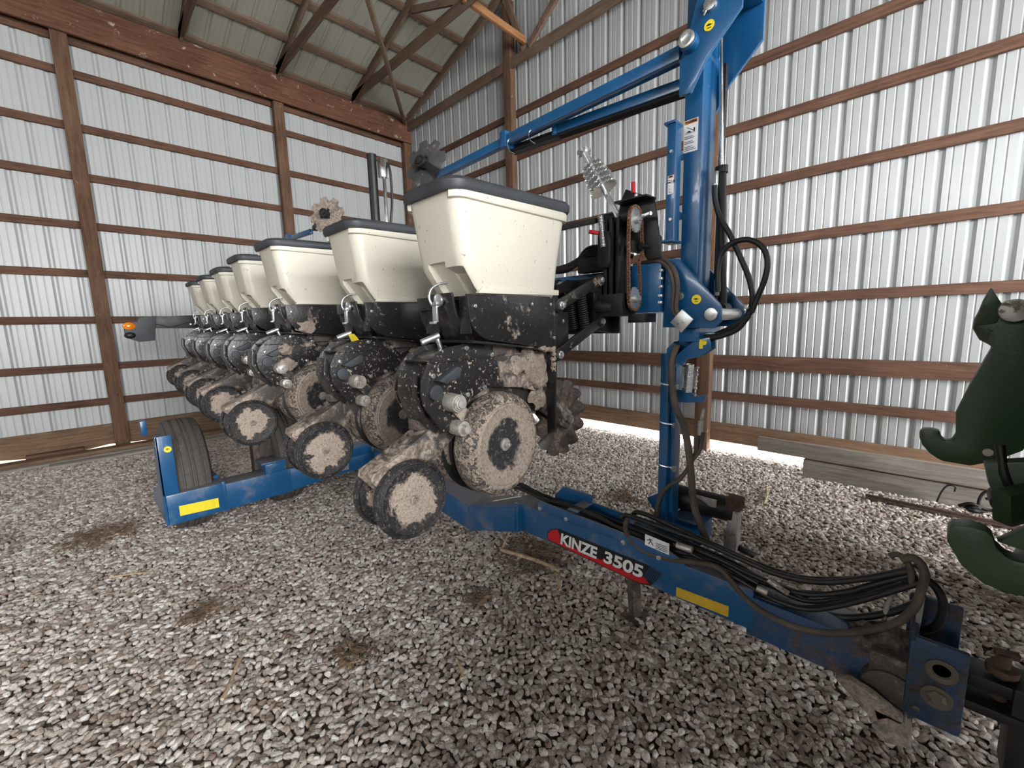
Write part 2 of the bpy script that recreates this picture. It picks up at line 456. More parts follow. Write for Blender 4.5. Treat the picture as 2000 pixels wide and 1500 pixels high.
# bracing by the gable
for a, b, m in (((.16, -.16, 5.50), [(2.981,-2.4,5.276)][0], 'trussx'), ((3.34, -.15, 5.57), [(3.312,-1.25,5.625)][0], 'orangey'),
                ((3.30, -.1, 5.5), [(2.808,-0.1,6.583)][0], 'trussz'), ((3.38, -.1, 5.5), [(4,-0.1,5.974)][0], 'trussz')):
    MB().beam(a, b, .05, .09).build('brace', M[m], ceiling, .003)

# right-hand end: the opening the machine was towed in through; posts and header only
OP0, OP1 = -8.0, -.35        # the doorway the machine was towed in through
wall_front = MB().box(X1 - .04, X1, Y0, .05, 4.35, 5.55).box(X1 - .04, X1, Y0, OP0, .0, 4.35).box(X1 - .04, X1, OP1, .05, .0, 4.35).build('wall_front', M['sheet_left'], None, 0)
structure(wall_front, 'wall above the open door side')
wall_back = MB().box(-.1, X1, Y0 - .04, Y0, .1, 5.5).build('wall_back', M['sheet_left'], None, 0)
structure(wall_back, 'rear wall behind the camera')

# ------------------------------------------------------------------ ground
def gravel_ground():
    m, nt, b = new_mat('packed_fines')
    v = coords(nt); f = noise(nt, v, 30, 6, .7); g = noise(nt, v, 1.4, 4)
    c = mixc(nt, g, ramp(nt, f, [(.3, (.04, .03, .023)), (.7, (.13, .10, .08))]), (.09, .065, .05))
    nt.links.new(c, b.inputs['Base Color']); b.inputs['Roughness'].default_value = .95
    bump(nt, b, f, .8, .02)
    me = MB().add([(-.35, -24, 0), (16, -24, 0), (16, .9, 0), (-.35, .9, 0)], [(0, 1, 2, 3)])
    o = me.build('floor', m, origin=(0, 0, 0)); structure(o, 'packed stone fines under the gravel')
    return o
floor = gravel_ground()

def pebble_mat():
    m, nt, b = new_mat('limestone_pebbles')
    oi = N(nt, 'ShaderNodeObjectInfo')
    v = coords(nt); f = noise(nt, v, 1.6, 5, .6)
    base = ramp(nt, oi.outputs['Random'], [(0, (.33, .25, .20)), (.25, (.54, .455, .395)), (.55, (.71, .63, .57)), (.8, (.81, .74, .68)), (1, (.92, .89, .84))])
    c = mixc(nt, .7, base, ramp(nt, f, [(.3, (.55, .5, .46)), (.7, (1, 1, 1))]), 'MULTIPLY')
    # brown wet/dirty stains on the ground, by place
    tc = N(nt, 'ShaderNodeNewGeometry'); big = noise(nt, tc.outputs['Position'], 1.1, 6, .65)
    st = ramp(nt, big, [(.56, 0.), (.68, 1.)])
    c = mixc(nt, math_n(nt, 'MULTIPLY', st, .5), c, (.17, .115, .08))
    nt.links.new(c, b.inputs['Base Color']); b.inputs['Roughness'].default_value = .72
    b.inputs['Specular IOR Level'].default_value = .35
    bump(nt, b, f, .4, .1)
    return m
def scatter(name, x0, x1, y0, y1, dens, smin, smax, seed, mat, z=.006):
    o = MB().add([(x0, y0, z), (x1, y0, z), (x1, y1, z), (x0, y1, z)], [(0, 1, 2, 3)]).build(name, mat, origin=(0, 0, 0))
    ng = bpy.data.node_groups.new(name + '_scatter', 'GeometryNodeTree')
    ng.interface.new_socket('Geometry', in_out='INPUT', socket_type='NodeSocketGeometry')
    ng.interface.new_socket('Geometry', in_out='OUTPUT', socket_type='NodeSocketGeometry')
    n = ng.nodes; L = ng.links
    gi = n.new('NodeGroupInput'); go = n.new('NodeGroupOutput')
    dp = n.new('GeometryNodeDistributePointsOnFaces'); dp.distribute_method = 'POISSON'; dp.inputs['Distance Min'].default_value = .0190; dp.inputs['Density Max'].default_value = dens; dp.inputs['Seed'].default_value = seed
    L.new(gi.outputs[0], dp.inputs['Mesh'])
    gti = n.new('GeometryNodeGeometryToInstance')
    for k in range(5):
        ic = n.new('GeometryNodeMeshIcoSphere'); ic.inputs['Radius'].default_value = 1; ic.inputs['Subdivisions'].default_value = 3
        sp = n.new('GeometryNodeSetPosition'); nz = n.new('ShaderNodeTexNoise'); nz.noise_dimensions = '4D'
        nz.inputs['W'].default_value = k * 7.7 + seed; nz.inputs['Scale'].default_value = .85; nz.inputs['Detail'].default_value = .6
        sub = n.new('ShaderNodeVectorMath'); sub.operation = 'SUBTRACT'; sub.inputs[1].default_value = (.5, .5, .5)
        mul = n.new('ShaderNodeVectorMath'); mul.operation = 'MULTIPLY'; mul.inputs[1].default_value = (1.2, 1.2, 1.2)
        L.new(nz.outputs['Color'], sub.inputs[0]); L.new(sub.outputs[0], mul.inputs[0]); L.new(mul.outputs[0], sp.inputs['Offset'])
        L.new(ic.outputs['Mesh'], sp.inputs['Geometry'])
        ss = n.new('GeometryNodeSetShadeSmooth'); L.new(sp.outputs[0], ss.inputs[0])
        sm = n.new('GeometryNodeSetMaterial'); sm.inputs['Material'].default_value = mat
        L.new(ss.outputs[0], sm.inputs['Geometry']); L.new(sm.outputs[0], gti.inputs[0])
    ip = n.new('GeometryNodeInstanceOnPoints'); L.new(dp.outputs['Points'], ip.inputs['Points']); L.new(gti.outputs[0], ip.inputs['Instance'])
    ip.inputs['Pick Instance'].default_value = True
    ri = n.new('FunctionNodeRandomValue'); ri.data_type = 'INT'; ri.inputs[4].default_value = 0; ri.inputs[5].default_value = 4
    L.new(ri.outputs[2], ip.inputs['Instance Index'])
    rr = n.new('FunctionNodeRandomValue'); rr.data_type = 'FLOAT_VECTOR'; rr.inputs[0].default_value = (-.3, -.3, 0); rr.inputs[1].default_value = (.3, .3, 6.28)
    e2r = n.new('FunctionNodeEulerToRotation') if hasattr(bpy.types, 'FunctionNodeEulerToRotation') else None
    if e2r: L.new(rr.outputs[0], e2r.inputs[0]); L.new(e2r.outputs[0], ip.inputs['Rotation'])
    else: L.new(rr.outputs[0], ip.inputs['Rotation'])
    rs = n.new('FunctionNodeRandomValue'); rs.data_type = 'FLOAT_VECTOR'
    rs.inputs[0].default_value = (smin, smin * .82, smin * .55); rs.inputs[1].default_value = (smax, smax * .85, smax * .55)
    L.new(rs.outputs[0], ip.inputs['Scale'])
    rz = n.new('FunctionNodeRandomValue'); rz.data_type = 'FLOAT_VECTOR'; rz.inputs[0].default_value = (0, 0, -.004); rz.inputs[1].default_value = (0, 0, .008)
    tr = n.new('GeometryNodeTranslateInstances'); L.new(ip.outputs[0], tr.inputs[0]); L.new(rz.outputs[0], tr.inputs['Translation'])
    tr.inputs['Local Space'].default_value = False
    L.new(tr.outputs[0], go.inputs[0])
    md = o.modifiers.new('scatter', 'NODES'); md.node_group = ng
    return o
PEB = pebble_mat()
gravel = scatter('gravel', .0, 9.3, -8.4, .9, 12000, .0105, .0225, 3, PEB)
tag(gravel, 'loose grey and white limestone gravel covering the shed floor', 'gravel', kind='stuff')
def grass_mat():
    m, nt, b = new_mat('grass'); v = coords(nt)
    nt.links.new(ramp(nt, noise(nt, v, 25, 5), [(.3, (.05, .10, .02)), (.7, (.25, .36, .10))]), b.inputs['Base Color'])
    b.inputs['Roughness'].default_value = .9; bump(nt, b, noise(nt, v, 60, 3), .8, .03); return m
GR = grass_mat()
for nm, a in (('right', (-8, 25, .9, 30)), ('left', (-30, -.35, -25, .9))):
    o = MB().add([(a[0], a[2], -.01), (a[1], a[2], -.01), (a[1], a[3], -.01), (a[0], a[3], -.01)], [(0, 1, 2, 3)]).build('lawn', GR, origin=((a[0] + a[1]) / 2, (a[2] + a[3]) / 2, 0))
    tag(o, 'bright grass strip seen under the %s wall skirt board' % ('gable' if nm == 'right' else 'left side'), 'grass', kind='stuff')

# ------------------------------------------------------------------ the planter
planter = thing('planter', (4.1, -3.4, 0), 'blue and black row crop planter with cream seed boxes and muddy wheels', 'planter')
UX, UY = 6.62, -4.25                     # origin of the row unit nearest the tongue
def L2W(p): return (p[0] + UX, p[1] + UY, p[2])
class UB(MB):
    """mesh builder in row unit coordinates"""
    def build(s, name, mat, parent=None, bevel=0., origin=None, **k):
        s.v = [L2W(p) for p in s.v]
        return MB.build(s, name, mat, parent, bevel, origin=None if origin is None else L2W(origin), **k)

# ---- row unit: the black box that carries the seed hopper
side = [(-.008, 1.660), (.455, 1.661), (.435, 1.456), (.30, 1.475), (.141, 1.497), (.075, 1.508), (.04, 1.523), (.014, 1.548), (-.002, 1.585)]
mb = UB()
mb.prism(side, 'x', .128, .140); mb.prism(side, 'x', -.140, -.128)
mb.prism([(.01, 1.50), (.44, 1.45), (.44, 1.458), (.02, 1.508)], 'x', -.128, .128)             # floor of the tray
mb.box(-.128, .128, .42, .432, 1.46, 1.655)
rear = []                                                                                       # bowed rear panel
mb.box(-.128, -.05, .010, .018, 1.53, 1.655); mb.box(.072, .128, .010, .018, 1.53, 1.655)
mb.prism([(-.022, 1.668), (-.014, 1.668), (.0, 1.60), (.05, 1.51), (.12, 1.47), (.11, 1.462), (.04, 1.50), (-.010, 1.60)], 'x', -.052, .075)
mb.box(-.14, -.05, -.016, .01, 1.615, 1.66)
# front posts
for s in (-1, 1):
    xa, xb = (.10, .142) if s > 0 else (-.142, -.10)
    mb.prism([(.43, 1.655), (.50, 1.665), (.53, 1.62), (.53, 1.605), (.57, 1.60), (.572, 1.455), (.49, 1.40), (.478, 1.10), (.432, 1.10), (.432, 1.40)], 'x', xa if s > 0 else xa, (xa + .010) if s > 0 else xa + .010)
    mb.box(xa, xb, .430, .442, 1.12, 1.65)
row_unit = mb.build('row_unit', M['black'], planter, .0025, origin=(0, 0, 1.4))
parts = []
P = lambda o: parts.extend(LAST) or o

# opener frame: rear shell with rounded heel
heel = [(-.158, 1.396), (-.165, 1.348), (-.158, 1.31), (-.145, 1.285), (-.11, 1.235), (-.081, 1.203), (-.026, 1.215), (.0, 1.255), (.036, 1.300), (.122, 1.335), (.30, 1.31), (.40, 1.28), (.43, 1.26), (.43, 1.44), (.262, 1.442), (.12, 1.478), (.099, 1.488), (.022, 1.497), (-.054, 1.487), (-.10, 1.468), (-.135, 1.436)]
mb = UB(); mb.prism(heel, 'x', .072, .082); mb.prism(heel, 'x', -.082, -.072)
inner = [(y * .96 + .012, 1.36 + (z - 1.36) * .90) for y, z in heel]
mb.prism(inner, 'x', -.072, .072)
mb.prism([(-.125, 1.446), (.262, 1.447), (.43, 1.449), (.43, 1.443), (.262, 1.440), (-.122, 1.440)], 'x', -.084, .088)
mb.prism([(-.175, 1.42), (-.185, 1.34), (-.15, 1.25), (-.10, 1.20), (-.09, 1.21), (-.14, 1.27), (-.165, 1.345), (-.158, 1.41)], 'x', -.03, .06)
opener = P(mb.build('opener_frame', M['shell'], row_unit, .002))
mb = UB()
for y, z in ((.022, 1.481), (.33, 1.42), (.02, 1.32), (.10, 1.335), (-.12, 1.40), (.14, 1.45)): mb.cyl((.082, y, z), (.091, y, z), .0085, n=8)
for y, z in ((.02, 1.62), (.30, 1.63), (.41, 1.63), (.43, 1.50), (.49, 1.565)): mb.cyl((.14, y, z), (.147, y, z), .007, n=8)
P(mb.build('bolt', M['zinc'], row_unit, .001))
mb = UB(); mb.prism([(-.118, 1.385), (-.04, 1.425), (-.022, 1.418), (-.03, 1.39), (-.085, 1.372)], 'x', .082, .115)
mb.cyl((.06, -.115, 1.345), (.098, -.115, 1.345), .026, n=20)
P(mb.build('depth_adjuster', M['lid'], row_unit, .003, label='dark wedge shaped adjuster on the heel plate'))
# gauge arm bushings
mb = UB(); mb.cyl((.08, -.055, 1.305), (.135, -.055, 1.305), .032, .030)
for k in range(3): mb.cyl((.135 + .006 * k, -.055, 1.305), (.141 + .006 * k, -.055, 1.305), .026 - .005 * k, n=16)
mb.cyl((.07, -.035, 1.215), (.13, -.035, 1.215), .026); mb.cyl((.13, -.035, 1.215), (.15, -.035, 1.215), .015, n=6)
mb.cyl((-.15, -.035, 1.215), (-.07, -.035, 1.215), .02)
P(mb.build('pivot_bushing', M['zinc_mud'], row_unit, .002, label='pale dusty bushings and nuts'))
# T handle
mb = UB(); mb.cyl((-.042, .018, 1.455), (-.040, -.008, 1.522), .0085, n=14); mb.cyl((-.036, .000, 1.526), (-.056, -.062, 1.502), .0115, n=16)
P(mb.build('tee_handle', M['zinc'], row_unit, .002, label='bright zinc plated T handle'))
# seed tube guard / mud filled body ahead of the discs
mb = UB(); mb.box(-.05, .05, .10, .42, 1.18, 1.45)
P(mb.build('shank', M['black_mud'], row_unit, .006))
mb = UB(); mb.cyl((-.045, .20, 1.47), (.07, .20, 1.47), .082, n=40); mb.cyl((.07, .20, 1.47), (.085, .20, 1.47), .05, n=30)
P(mb.build('seed_meter', M['mud_dark'], row_unit, .004))
mb = UB(); mb.blob((.055, .37, 1.375), (.055, .085, .095), 3, .5, 4); mb.blob((.05, .28, 1.40), (.045, .05, .06), 5, .5, 3); mb.blob((.07, .41, 1.25), (.03, .045, .04), 9, .5)
P(mb.build('mud_clod', M['mud'], row_unit, angle=60, label='thick cake of dried mud behind the front post'))

# wheels
def gauge_wheel(sx):
    W = .056
    pr = [(-W, .075), (-W + .004, .10), (-W, .150), (-W + .004, .168), (-W + .02, .186), (-W * .3, .194), (W * .4, .193), (W - .012, .184), (W, .168), (W + .002, .158), (W - .004, .152), (W + .000, .146), (W - .006, .135), (W - .012, .105), (W - .020, .075), (W - .022, .045)]
    mb = UB(); c = (sx * .085, .156, 1.118)
    mb.lathe([(a * 1, r) for a, r in ([(-W, .03)] + pr + [(W - .022, .0)])], c, (sx, .06 * sx, 0), 72)
    o = P(mb.build('gauge_wheel', M['gauge_face'], row_unit, origin=c, angle=28))
    d = V((sx, .06 * sx, 0)).normalized(); q = V(c) + d * (W - .022)
    mb = UB(); mb.cyl(q, q + d * .010, .024, n=24); mb.cyl(q + d * .010, q + d * .022, .013, n=6); mb.cyl(q + d * .022, q + d * .028, .008, n=12)
    P(mb.build('hub', M['mud_heavy'] if sx < 0 else M['zinc_mud'], row_unit, .002))
    return o
gauge_wheel(1); gauge_wheel(-1)
for s in (-1, 1):
    mb = UB(); mb.lathe([(-.002, .05), (-.002, .188), (0, .192), (.002, .188), (.002, .05)], (s * .016, .17, 1.105), (s, .06, 0), 60)
    P(mb.build('opener_disc', M['darksteel'], row_unit, angle=60))
    mb = UB(); mb.beam((s * .072, -.05, 1.30), (s * .075, .156, 1.118), .02, .05)
    P(mb.build('gauge_arm', M['black_mud'], row_unit, .004))

M['arm_mud'] = muddy('arm_mud', (.012, .012, .013), .4, .46, .55, 9, dust=.12, grad=(1, -.55))
# closing wheel arm and the two V closing wheels
mb = UB()
arm = [(-.042, 1.248), (-.018, 1.240), (-.006, 1.20), (-.012, 1.172), (-.10, 1.105), (-.20, 1.01), (-.24, 1.0), (-.29, 1.04), (-.335, 1.095), (-.33, 1.115), (-.24, 1.152), (-.12, 1.215)]
mb.prism(arm, 'x', .038, .046); mb.prism(arm, 'x', -.046, -.038)
mb.prism([(-.335, 1.105), (-.33, 1.115), (-.24, 1.153), (-.04, 1.250), (-.04, 1.240), (-.24, 1.143)], 'x', -.038, .038)
P(mb.build('closing_arm', M['arm_mud'], row_unit, .003))
mb = UB()
for k in range(6): mb.beam((.012, -.13 - .03 * k, 1.228 - .0135 * k), (.012, -.148 - .03 * k, 1.220 - .0135 * k), .012, .012)
mb.box(-.03, .03, -.15, -.05, 1.215, 1.25); mb.cyl((-.02, -.30, 1.10), (-.02, -.13, 1.19), .018)
P(mb.build('spring_bar', M['mud_dark'], row_unit, .002))
def closing_wheel(s):
    d = V((s, -.03, .03)).normalized(); c = V((s * .070, -.215, 1.012))
    R = .127; W = .020
    pr = [(-W, .02), (-W, .10), (-W * .8, .115), (-W, .122), (-W * .4, R), (W * .4, R), (W, R - .008), (W + .001, R - .010), (W - .003, R - .014), (W - .000, R - .018), (W - .003, R - .035), (W - .008, .075), (W - .006, .05), (W - .004, .0)]
    mb = UB(); mb.lathe(pr, c, d, 64)
    P(mb.build('closing_wheel', M['close_face'], row_unit, origin=tuple(c), angle=28))
    q = c + d * (W - .006)
    mb = UB(); mb.cyl(q, q + d * .008, .015, n=20); mb.cyl(q + d * .006, q + d * .014, .010, n=6); mb.cyl(c - d * .07, c, .016, n=14)
    P(mb.build('hub_nut', M['mud_heavy'], row_unit, .002))
closing_wheel(1); closing_wheel(-1)

# parallel links, springs and the bracket that clamps to the toolbar
for s in (-1, 1):
    x = s * .12
    for nm, a, b in (('upper_link', (.486, 1.627), (.79, 1.745)), ('lower_link', (.476, 1.428), (.80, 1.560))):
        mb = UB(); mb.beam((x, a[0], a[1]), (x, b[0], b[1]), .012, .045); mb.cyl((x - .012, a[0], a[1]), (x + .012, a[0], a[1]), .028); mb.cyl((x - .012, b[0], b[1]), (x + .012, b[0], b[1]), .026)
        P(mb.build(nm, M['black'], row_unit, .003))
        mb = UB(); mb.cyl((x - .02, a[0], a[1]), (x + .024, a[0], a[1]), .018, n=6); mb.cyl((x - .024, a[0], a[1]), (x + .032, a[0], a[1]), .010, n=12); mb.cyl((x - .02, b[0], b[1]), (x + .022, b[0], b[1]), .014, n=6)
        P(mb.build('link_bolt', M['zinc'], row_unit, .001))
for s in (-1, 1):
    mb = UB(); mb.coil((.075 + s * .03, .665, 1.69), (.075 + s * .03, .70, 1.53), .019, .0042, 17)
    P(mb.build('down_pressure_spring', M['darksteel'], row_unit, angle=80))
mb = UB()
mb.box(-.14, .14, .93, .948, 1.50, 1.775); mb.prism([(.77, 1.52), (.93, 1.50), (.93, 1.77), (.84, 1.77), (.765, 1.74)], 'x', .095, .107); mb.prism([(.77, 1.52), (.93, 1.50), (.93, 1.77), (.84, 1.77), (.765, 1.74)], 'x', -.107, -.095)
mb.box(-.11, .11, .655, .80, 1.69, 1.705); mb.cyl((-.12, .71, 1.515), (.12, .71, 1.515), .012)
P(mb.build('mount_bracket', M['blackflat'], row_unit, .003))
UNIT = [(0, 0, 0), (-.739, .023, .012), (-1.517, -.057, .038), (-2.275, -.032, .053), (-3.006, .001, .051), (-3.81, .039, .068), (-4.60, .075, .078)]

# ---- seed hopper
def hop_ring(z, x, y0, y1, r): return rrect(-x, x, y0, y1, r, z)
mb = UB()
mb.loft([hop_ring(1.664, .118, .062, .478, .03), hop_ring(1.685, .121, .040, .482, .034), hop_ring(1.755, .127, -.008, .492, .042), hop_ring(1.80, .130, -.016, .500, .046), hop_ring(1.985, .138, -.045, .540, .050)])
hopper = mb.build('seed_hopper', M['cream'], planter, 0, origin=(0, .25, 1.66), angle=25)
for ci, (poly, xa, xb) in enumerate((([(-.10, 1.778), (.006, 1.772), (.095, 1.655), (-.10, 1.655)], -.062, .032),
                                    ([(-.10, 1.755), (-.002, 1.752), (.045, 1.735), (.11, 1.655), (-.10, 1.655)], .030, .110))):
    co = UB().prism(poly, 'x', xa, xb).build('cutter', M['cream'], None, origin=(0, 0, 0))
    bo = hopper.modifiers.new('b', 'BOOLEAN'); bo.object = co; bo.operation = 'DIFFERENCE'; bo.solver = 'EXACT'
    bpy.context.view_layer.update()
    me = bpy.data.meshes.new_from_object(hopper.evaluated_get(bpy.context.evaluated_depsgraph_get()))
    hopper.modifiers.clear(); hopper.data = me; me.name = 'seed_hopper'
    bpy.data.objects.remove(co)
bm = bmesh.new(); bm.from_mesh(me)
es = [e for e in bm.edges if len(e.link_faces) == 2 and e.calc_face_angle(0) > math.radians(40)]
bmesh.ops.bevel(bm, geom=es, offset=.004, segments=2, affect='EDGES', clamp_overlap=True)
bm.to_mesh(me); bm.free()
me.polygons.foreach_set('use_smooth', [True] * len(me.polygons)); me.set_sharp_from_angle(angle=math.radians(28))
hparts = []; H = lambda o: hparts.extend(LAST) or o
# filler ridge under the latch and the moulded plinth line
mb = UB(); mb.box(-.118, -.062, .055, .075, 1.664, 1.70)
mb.prism([(.05, 1.664), (.485, 1.668), (.487, 1.690), (.075, 1.688)], 'x', .110, .1265)
H(mb.build('plinth', M['cream'], hopper, .003))
# rim bead
ring = rrect(-.140, .140, -.048, .545, .052, 0, 8); n = len(ring); mb = UB(); c = V((0, .25, 0))
keep = [i for i in range(n) if not (ring[i][1] < -.030 and abs(ring[i][0]) < .105)]
idx = sorted(keep); start = next(i for i in range(n) if i not in idx) if len(idx) < n else 0
rail = [ring[(start + k) % n] for k in range(n) if (start + k) % n in idx]
rs = []
for p in rail:
    p = V(p); d = V((p.x, p.y - min(max(p.y, .02), .47), 0))
    d = d.normalized() if d.length > 1e-5 else V((math.copysign(1, p.x), 0, 0))
    rs.append([tuple(p + d * a + V((0, 0, z))) for a, z in ((-.006, 1.955), (.007, 1.957), (.009, 1.966), (.009, 1.984), (.005, 1.990), (-.006, 1.990))])
mb.loft(rs); H(mb.build('rim', M['cream'], hopper, .001))
# lid
mb = UB()
def LR(z, o, r): return [(x, y, z + .012 * (y / .5)) for x, y, _ in rrect(-.142 - o, .142 + o, -.052 - o, .548 + o, r, 0, 8)]
mb.loft([LR(1.978, -.012, .045), LR(1.978, .010, .060), LR(1.986, .014, .062), LR(2.006, .015, .063), LR(2.018, .006, .06), LR(2.023, -.012, .055), LR(2.027, -.035, .05), LR(2.034, -.10, .03)])
H(mb.build('hopper_lid', M['lid'], hopper, 0, angle=40))
# latch
mb = UB(); mb.tube([(-.016, .032, 1.708), (-.022, .0, 1.703), (-.026, -.030, 1.685), (-.026, -.040, 1.655), (-.016, -.036, 1.628)], .0045, 8)
mb.box(-.018, .006, -.036, -.028, 1.572, 1.64); mb.box(-.024, .002, -.046, -.034, 1.566, 1.574); mb.cyl((.006, -.030, 1.645), (.006, -.020, 1.645), .022, n=16); mb.cyl((-.006, -.04, 1.632), (.022, -.04, 1.632), .006, n=10)
H(mb.build('latch', M['zinc'], hopper, .001, label='bright over-centre wire latch'))

def dup_part(part, subs, off):
    c = part.copy(); C.objects.link(c); c.location = part.location + V(off)
    for s in subs:
        d = s.copy(); C.objects.link(d); d.parent = c
    return c
for off in UNIT[1:]:
    dup_part(row_unit, parts, off); dup_part(hopper, hparts, off)

# things only some units carry
def unit_extra(name, mat, mb, k, **kw):
    off = V(UNIT[k]); mb.v = [(x + off.x, y + off.y, z + off.z) for x, y, z in mb.v]
    return mb.build(name, mat, planter, **kw)
unit_extra('reflector', M['yellow'], UB().prism([(-.035, 1.520), (.02, 1.520), (.085, 1.478), (.055, 1.462), (.012, 1.470), (-.02, 1.505)], 'y', -.018, -.012), 1, label='small yellow plate under the second seed box')
unit_extra('mud_clod', M['mud'], UB().blob((.135, .10, 1.535), (.012, .06, .035), 2, .5), 2, angle=60, label='mud stuck on the black box')
unit_extra('mud_clod', M['mud'], UB().blob((.10, -.02, 1.41), (.03, .04, .03), 12, .5).blob((.10, -.02, 1.32), (.03, .05, .04), 14, .5), 2, angle=60)
# fluted coulter in front of the first unit
def coulter(k):
    mb = UB(); R = .185; n = 96; rings = []
    c = V((-.04, .70, 1.10))
    for t, r0 in ((-.004, .02), (-.004, .10), (-.003, .15), (0, R), (.003, .15), (.004, .10), (.004, .02)):
        ring = []
        for i in range(n):
            a = 2 * math.pi * i / n; w = .020 * math.sin(13 * a) * max(0, (r0 - .10) / (R - .10)); rr = r0 * (1 + (.03 * math.cos(26 * a) if r0 > .14 else 0))
            ring.append((c.x + t + w, c.y + rr * math.cos(a), c.z + rr * math.sin(a)))
        rings.append(ring)
    mb.loft(rings); o = unit_extra('coulter', M['mud_dark'], mb, k, angle=50, label='fluted coulter disc with polished muddy edge')
    mb = UB(); mb.prism([(.45, 1.27), (.50, 1.30), (.60, 1.24), (.72, 1.13), (.73, 1.08), (.69, 1.05), (.64, 1.08), (.46, 1.20)], 'x', -.01, .012); mb.cyl((-.05, .70, 1.10), (.025, .70, 1.10), .022)
    b = unit_extra('coulter_arm', M['black_mud'], mb, k, bevel=.003)
mb = UB()
for k in range(9): mb.blob((.134, .36 + .009 * k, 1.462 - .0012 * k), (.012, .012, .008 + .002 * (k % 3)), k, .6, 2)
for k in range(5): mb.blob((.134, .436, 1.455 - .02 * k), (.012, .010, .014), k + 20, .6, 2)
unit_extra('mud_crust', M['mud'], mb, 0, angle=60)
coulter(0); coulter(1); coulter(2)

PB = lambda mb, name, mat, bevel=.003, **k: mb.build(name, M[mat] if isinstance(mat, str) else mat, planter, bevel, **k)
# ---- toolbar
toolbar = PB(MB().box(1.15, 6.955, -3.30, -3.12, 1.605, 1.80), 'toolbar', 'blue', .008)
tb = MB().box(6.80, 6.965, -3.312, -3.108, 1.593, 1.812); tb.build('end_sleeve', M['blue'], toolbar, .008)
mb = MB()
for z in (1.63, 1.66, 1.70, 1.735, 1.77): mb.box(6.955, 6.972, -3.316, -3.30, z, z + .012)
mb.box(6.86, 6.95, -3.30, -3.2, 1.80, 1.808); mb.build('clamp_plate', M['zinc'], toolbar, .002)
# centre lift mast with black cylinder
mb = MB(); mb.cyl((4.0, -3.04, 1.9), (4.0, -3.04, 3.13), .042, n=28); mb.cyl((4.0, -3.04, 3.13), (4.0, -3.04, 3.145), .044, n=28)
lift = PB(mb, 'lift_cylinder', 'blackflat', 0)
mb = MB(); mb.cyl((4.10, -2.98, 1.9), (4.10, -2.98, 3.0), .016); mb.box(4.06, 4.13, -3.02, -2.95, 2.93, 3.09); mb.build('cylinder_rod', M['chrome'], lift, .003)
MB().tube([(4.12, -2.96, 3.06), (4.16, -2.95, 2.98), (4.16, -2.95, 2.7), (4.13, -2.98, 2.4), (4.1, -3.0, 2.0)], .012).build('hose', M['hose'], lift)
PB(MB().box(3.8, 4.3, -3.15, -2.85, .45, 1.95), 'centre_post', 'blue', .01)
# ---- parallel black bars and hoses along the toolbar
PB(MB().beam((1.3, -3.42, 2.02), (6.70, -3.42, 2.02), .022, .022), 'drive_shaft', 'darksteel', .003)
mb = MB()
for k in range(5): mb.tube([(6.80, -3.30 + .01 * k, 1.86), (6.62, -3.34, 1.865 + .014 * k), (6.45, -3.34 + .012 * k, 1.83 + .012 * (k % 3)), (6.2, -3.30, 1.84), (5.6, -3.28, 1.82 + .01 * k), (4.3, -3.2, 1.84)], .010, 8)
PB(mb, 'wire_loom', 'hose', 0)

# ---- marker mast
mast = PB(MB().box(7.0, 7.078, -3.20, -3.04, 1.52, 2.95), 'marker_mast', 'blue', .010)
for y0, y1 in ((-3.285, -3.268), (-2.975, -2.958)):
    MB().prism([(6.972, 1.827), (7.027, 1.821), (7.205, 1.622), (7.214, 1.605), (7.216, 1.546), (7.191, 1.519), (6.965, 1.525)], 'y', y0, y1).build('hinge_plate', M['blue'], mast, .004)
mb = MB(); mb.box(6.965, 6.985, -3.27, -3.05, 1.53, 1.81); mb.box(7.03, 7.12, -3.26, -3.0, 1.46, 1.53); mb.build('gusset', M['blue'], mast, .004)
mb = MB(); mb.cyl((7.178, -3.30, 1.577), (7.178, -2.94, 1.577), .026, n=28); mb.cyl((7.04, -3.292, 1.66), (7.04, -3.284, 1.66), .018); mb.build('hinge_pin', M['zinc'], mast, .002)
for y0, y1 in ((-3.262, -3.245), (-2.985, -2.968)):
    sh = 0 if y0 < -3.1 else .0
    MB().prism([(7.09, 2.92), (7.18, 2.95), (7.235, 2.90), (7.235, 2.72), (7.108, 2.592), (7.050, 2.485), (7.001, 2.490), (7.001, 2.62), (7.040, 2.735)], 'y', y0, y1).build('head_plate', M['blue'], mast, .004)
mb = MB(); mb.box(7.10, 7.23, -3.245, -2.985, 2.86, 2.90); mb.build('head_bridge', M['blue'], mast, .004)
mb = MB(); mb.cyl((7.046, -3.300, 2.67), (7.046, -2.93, 2.67), .036, n=28); mb.build('boss', M['blue'], mast, .003)
mb = MB(); mb.lathe([(0, .020), (0, .032), (.010, .032), (.012, .020), (.004, .018), (.004, .0)], (7.046, -3.302, 2.67), (0, -1, 0), 28); mb.cyl((7.122, -3.28, 2.776), (7.122, -3.24, 2.776), .024, n=24); mb.tube([(7.10, -3.285, 2.755), (7.112, -3.29, 2.748), (7.105, -3.29, 2.735)], .004); mb.build('pin', M['zinc'], mast, .002)
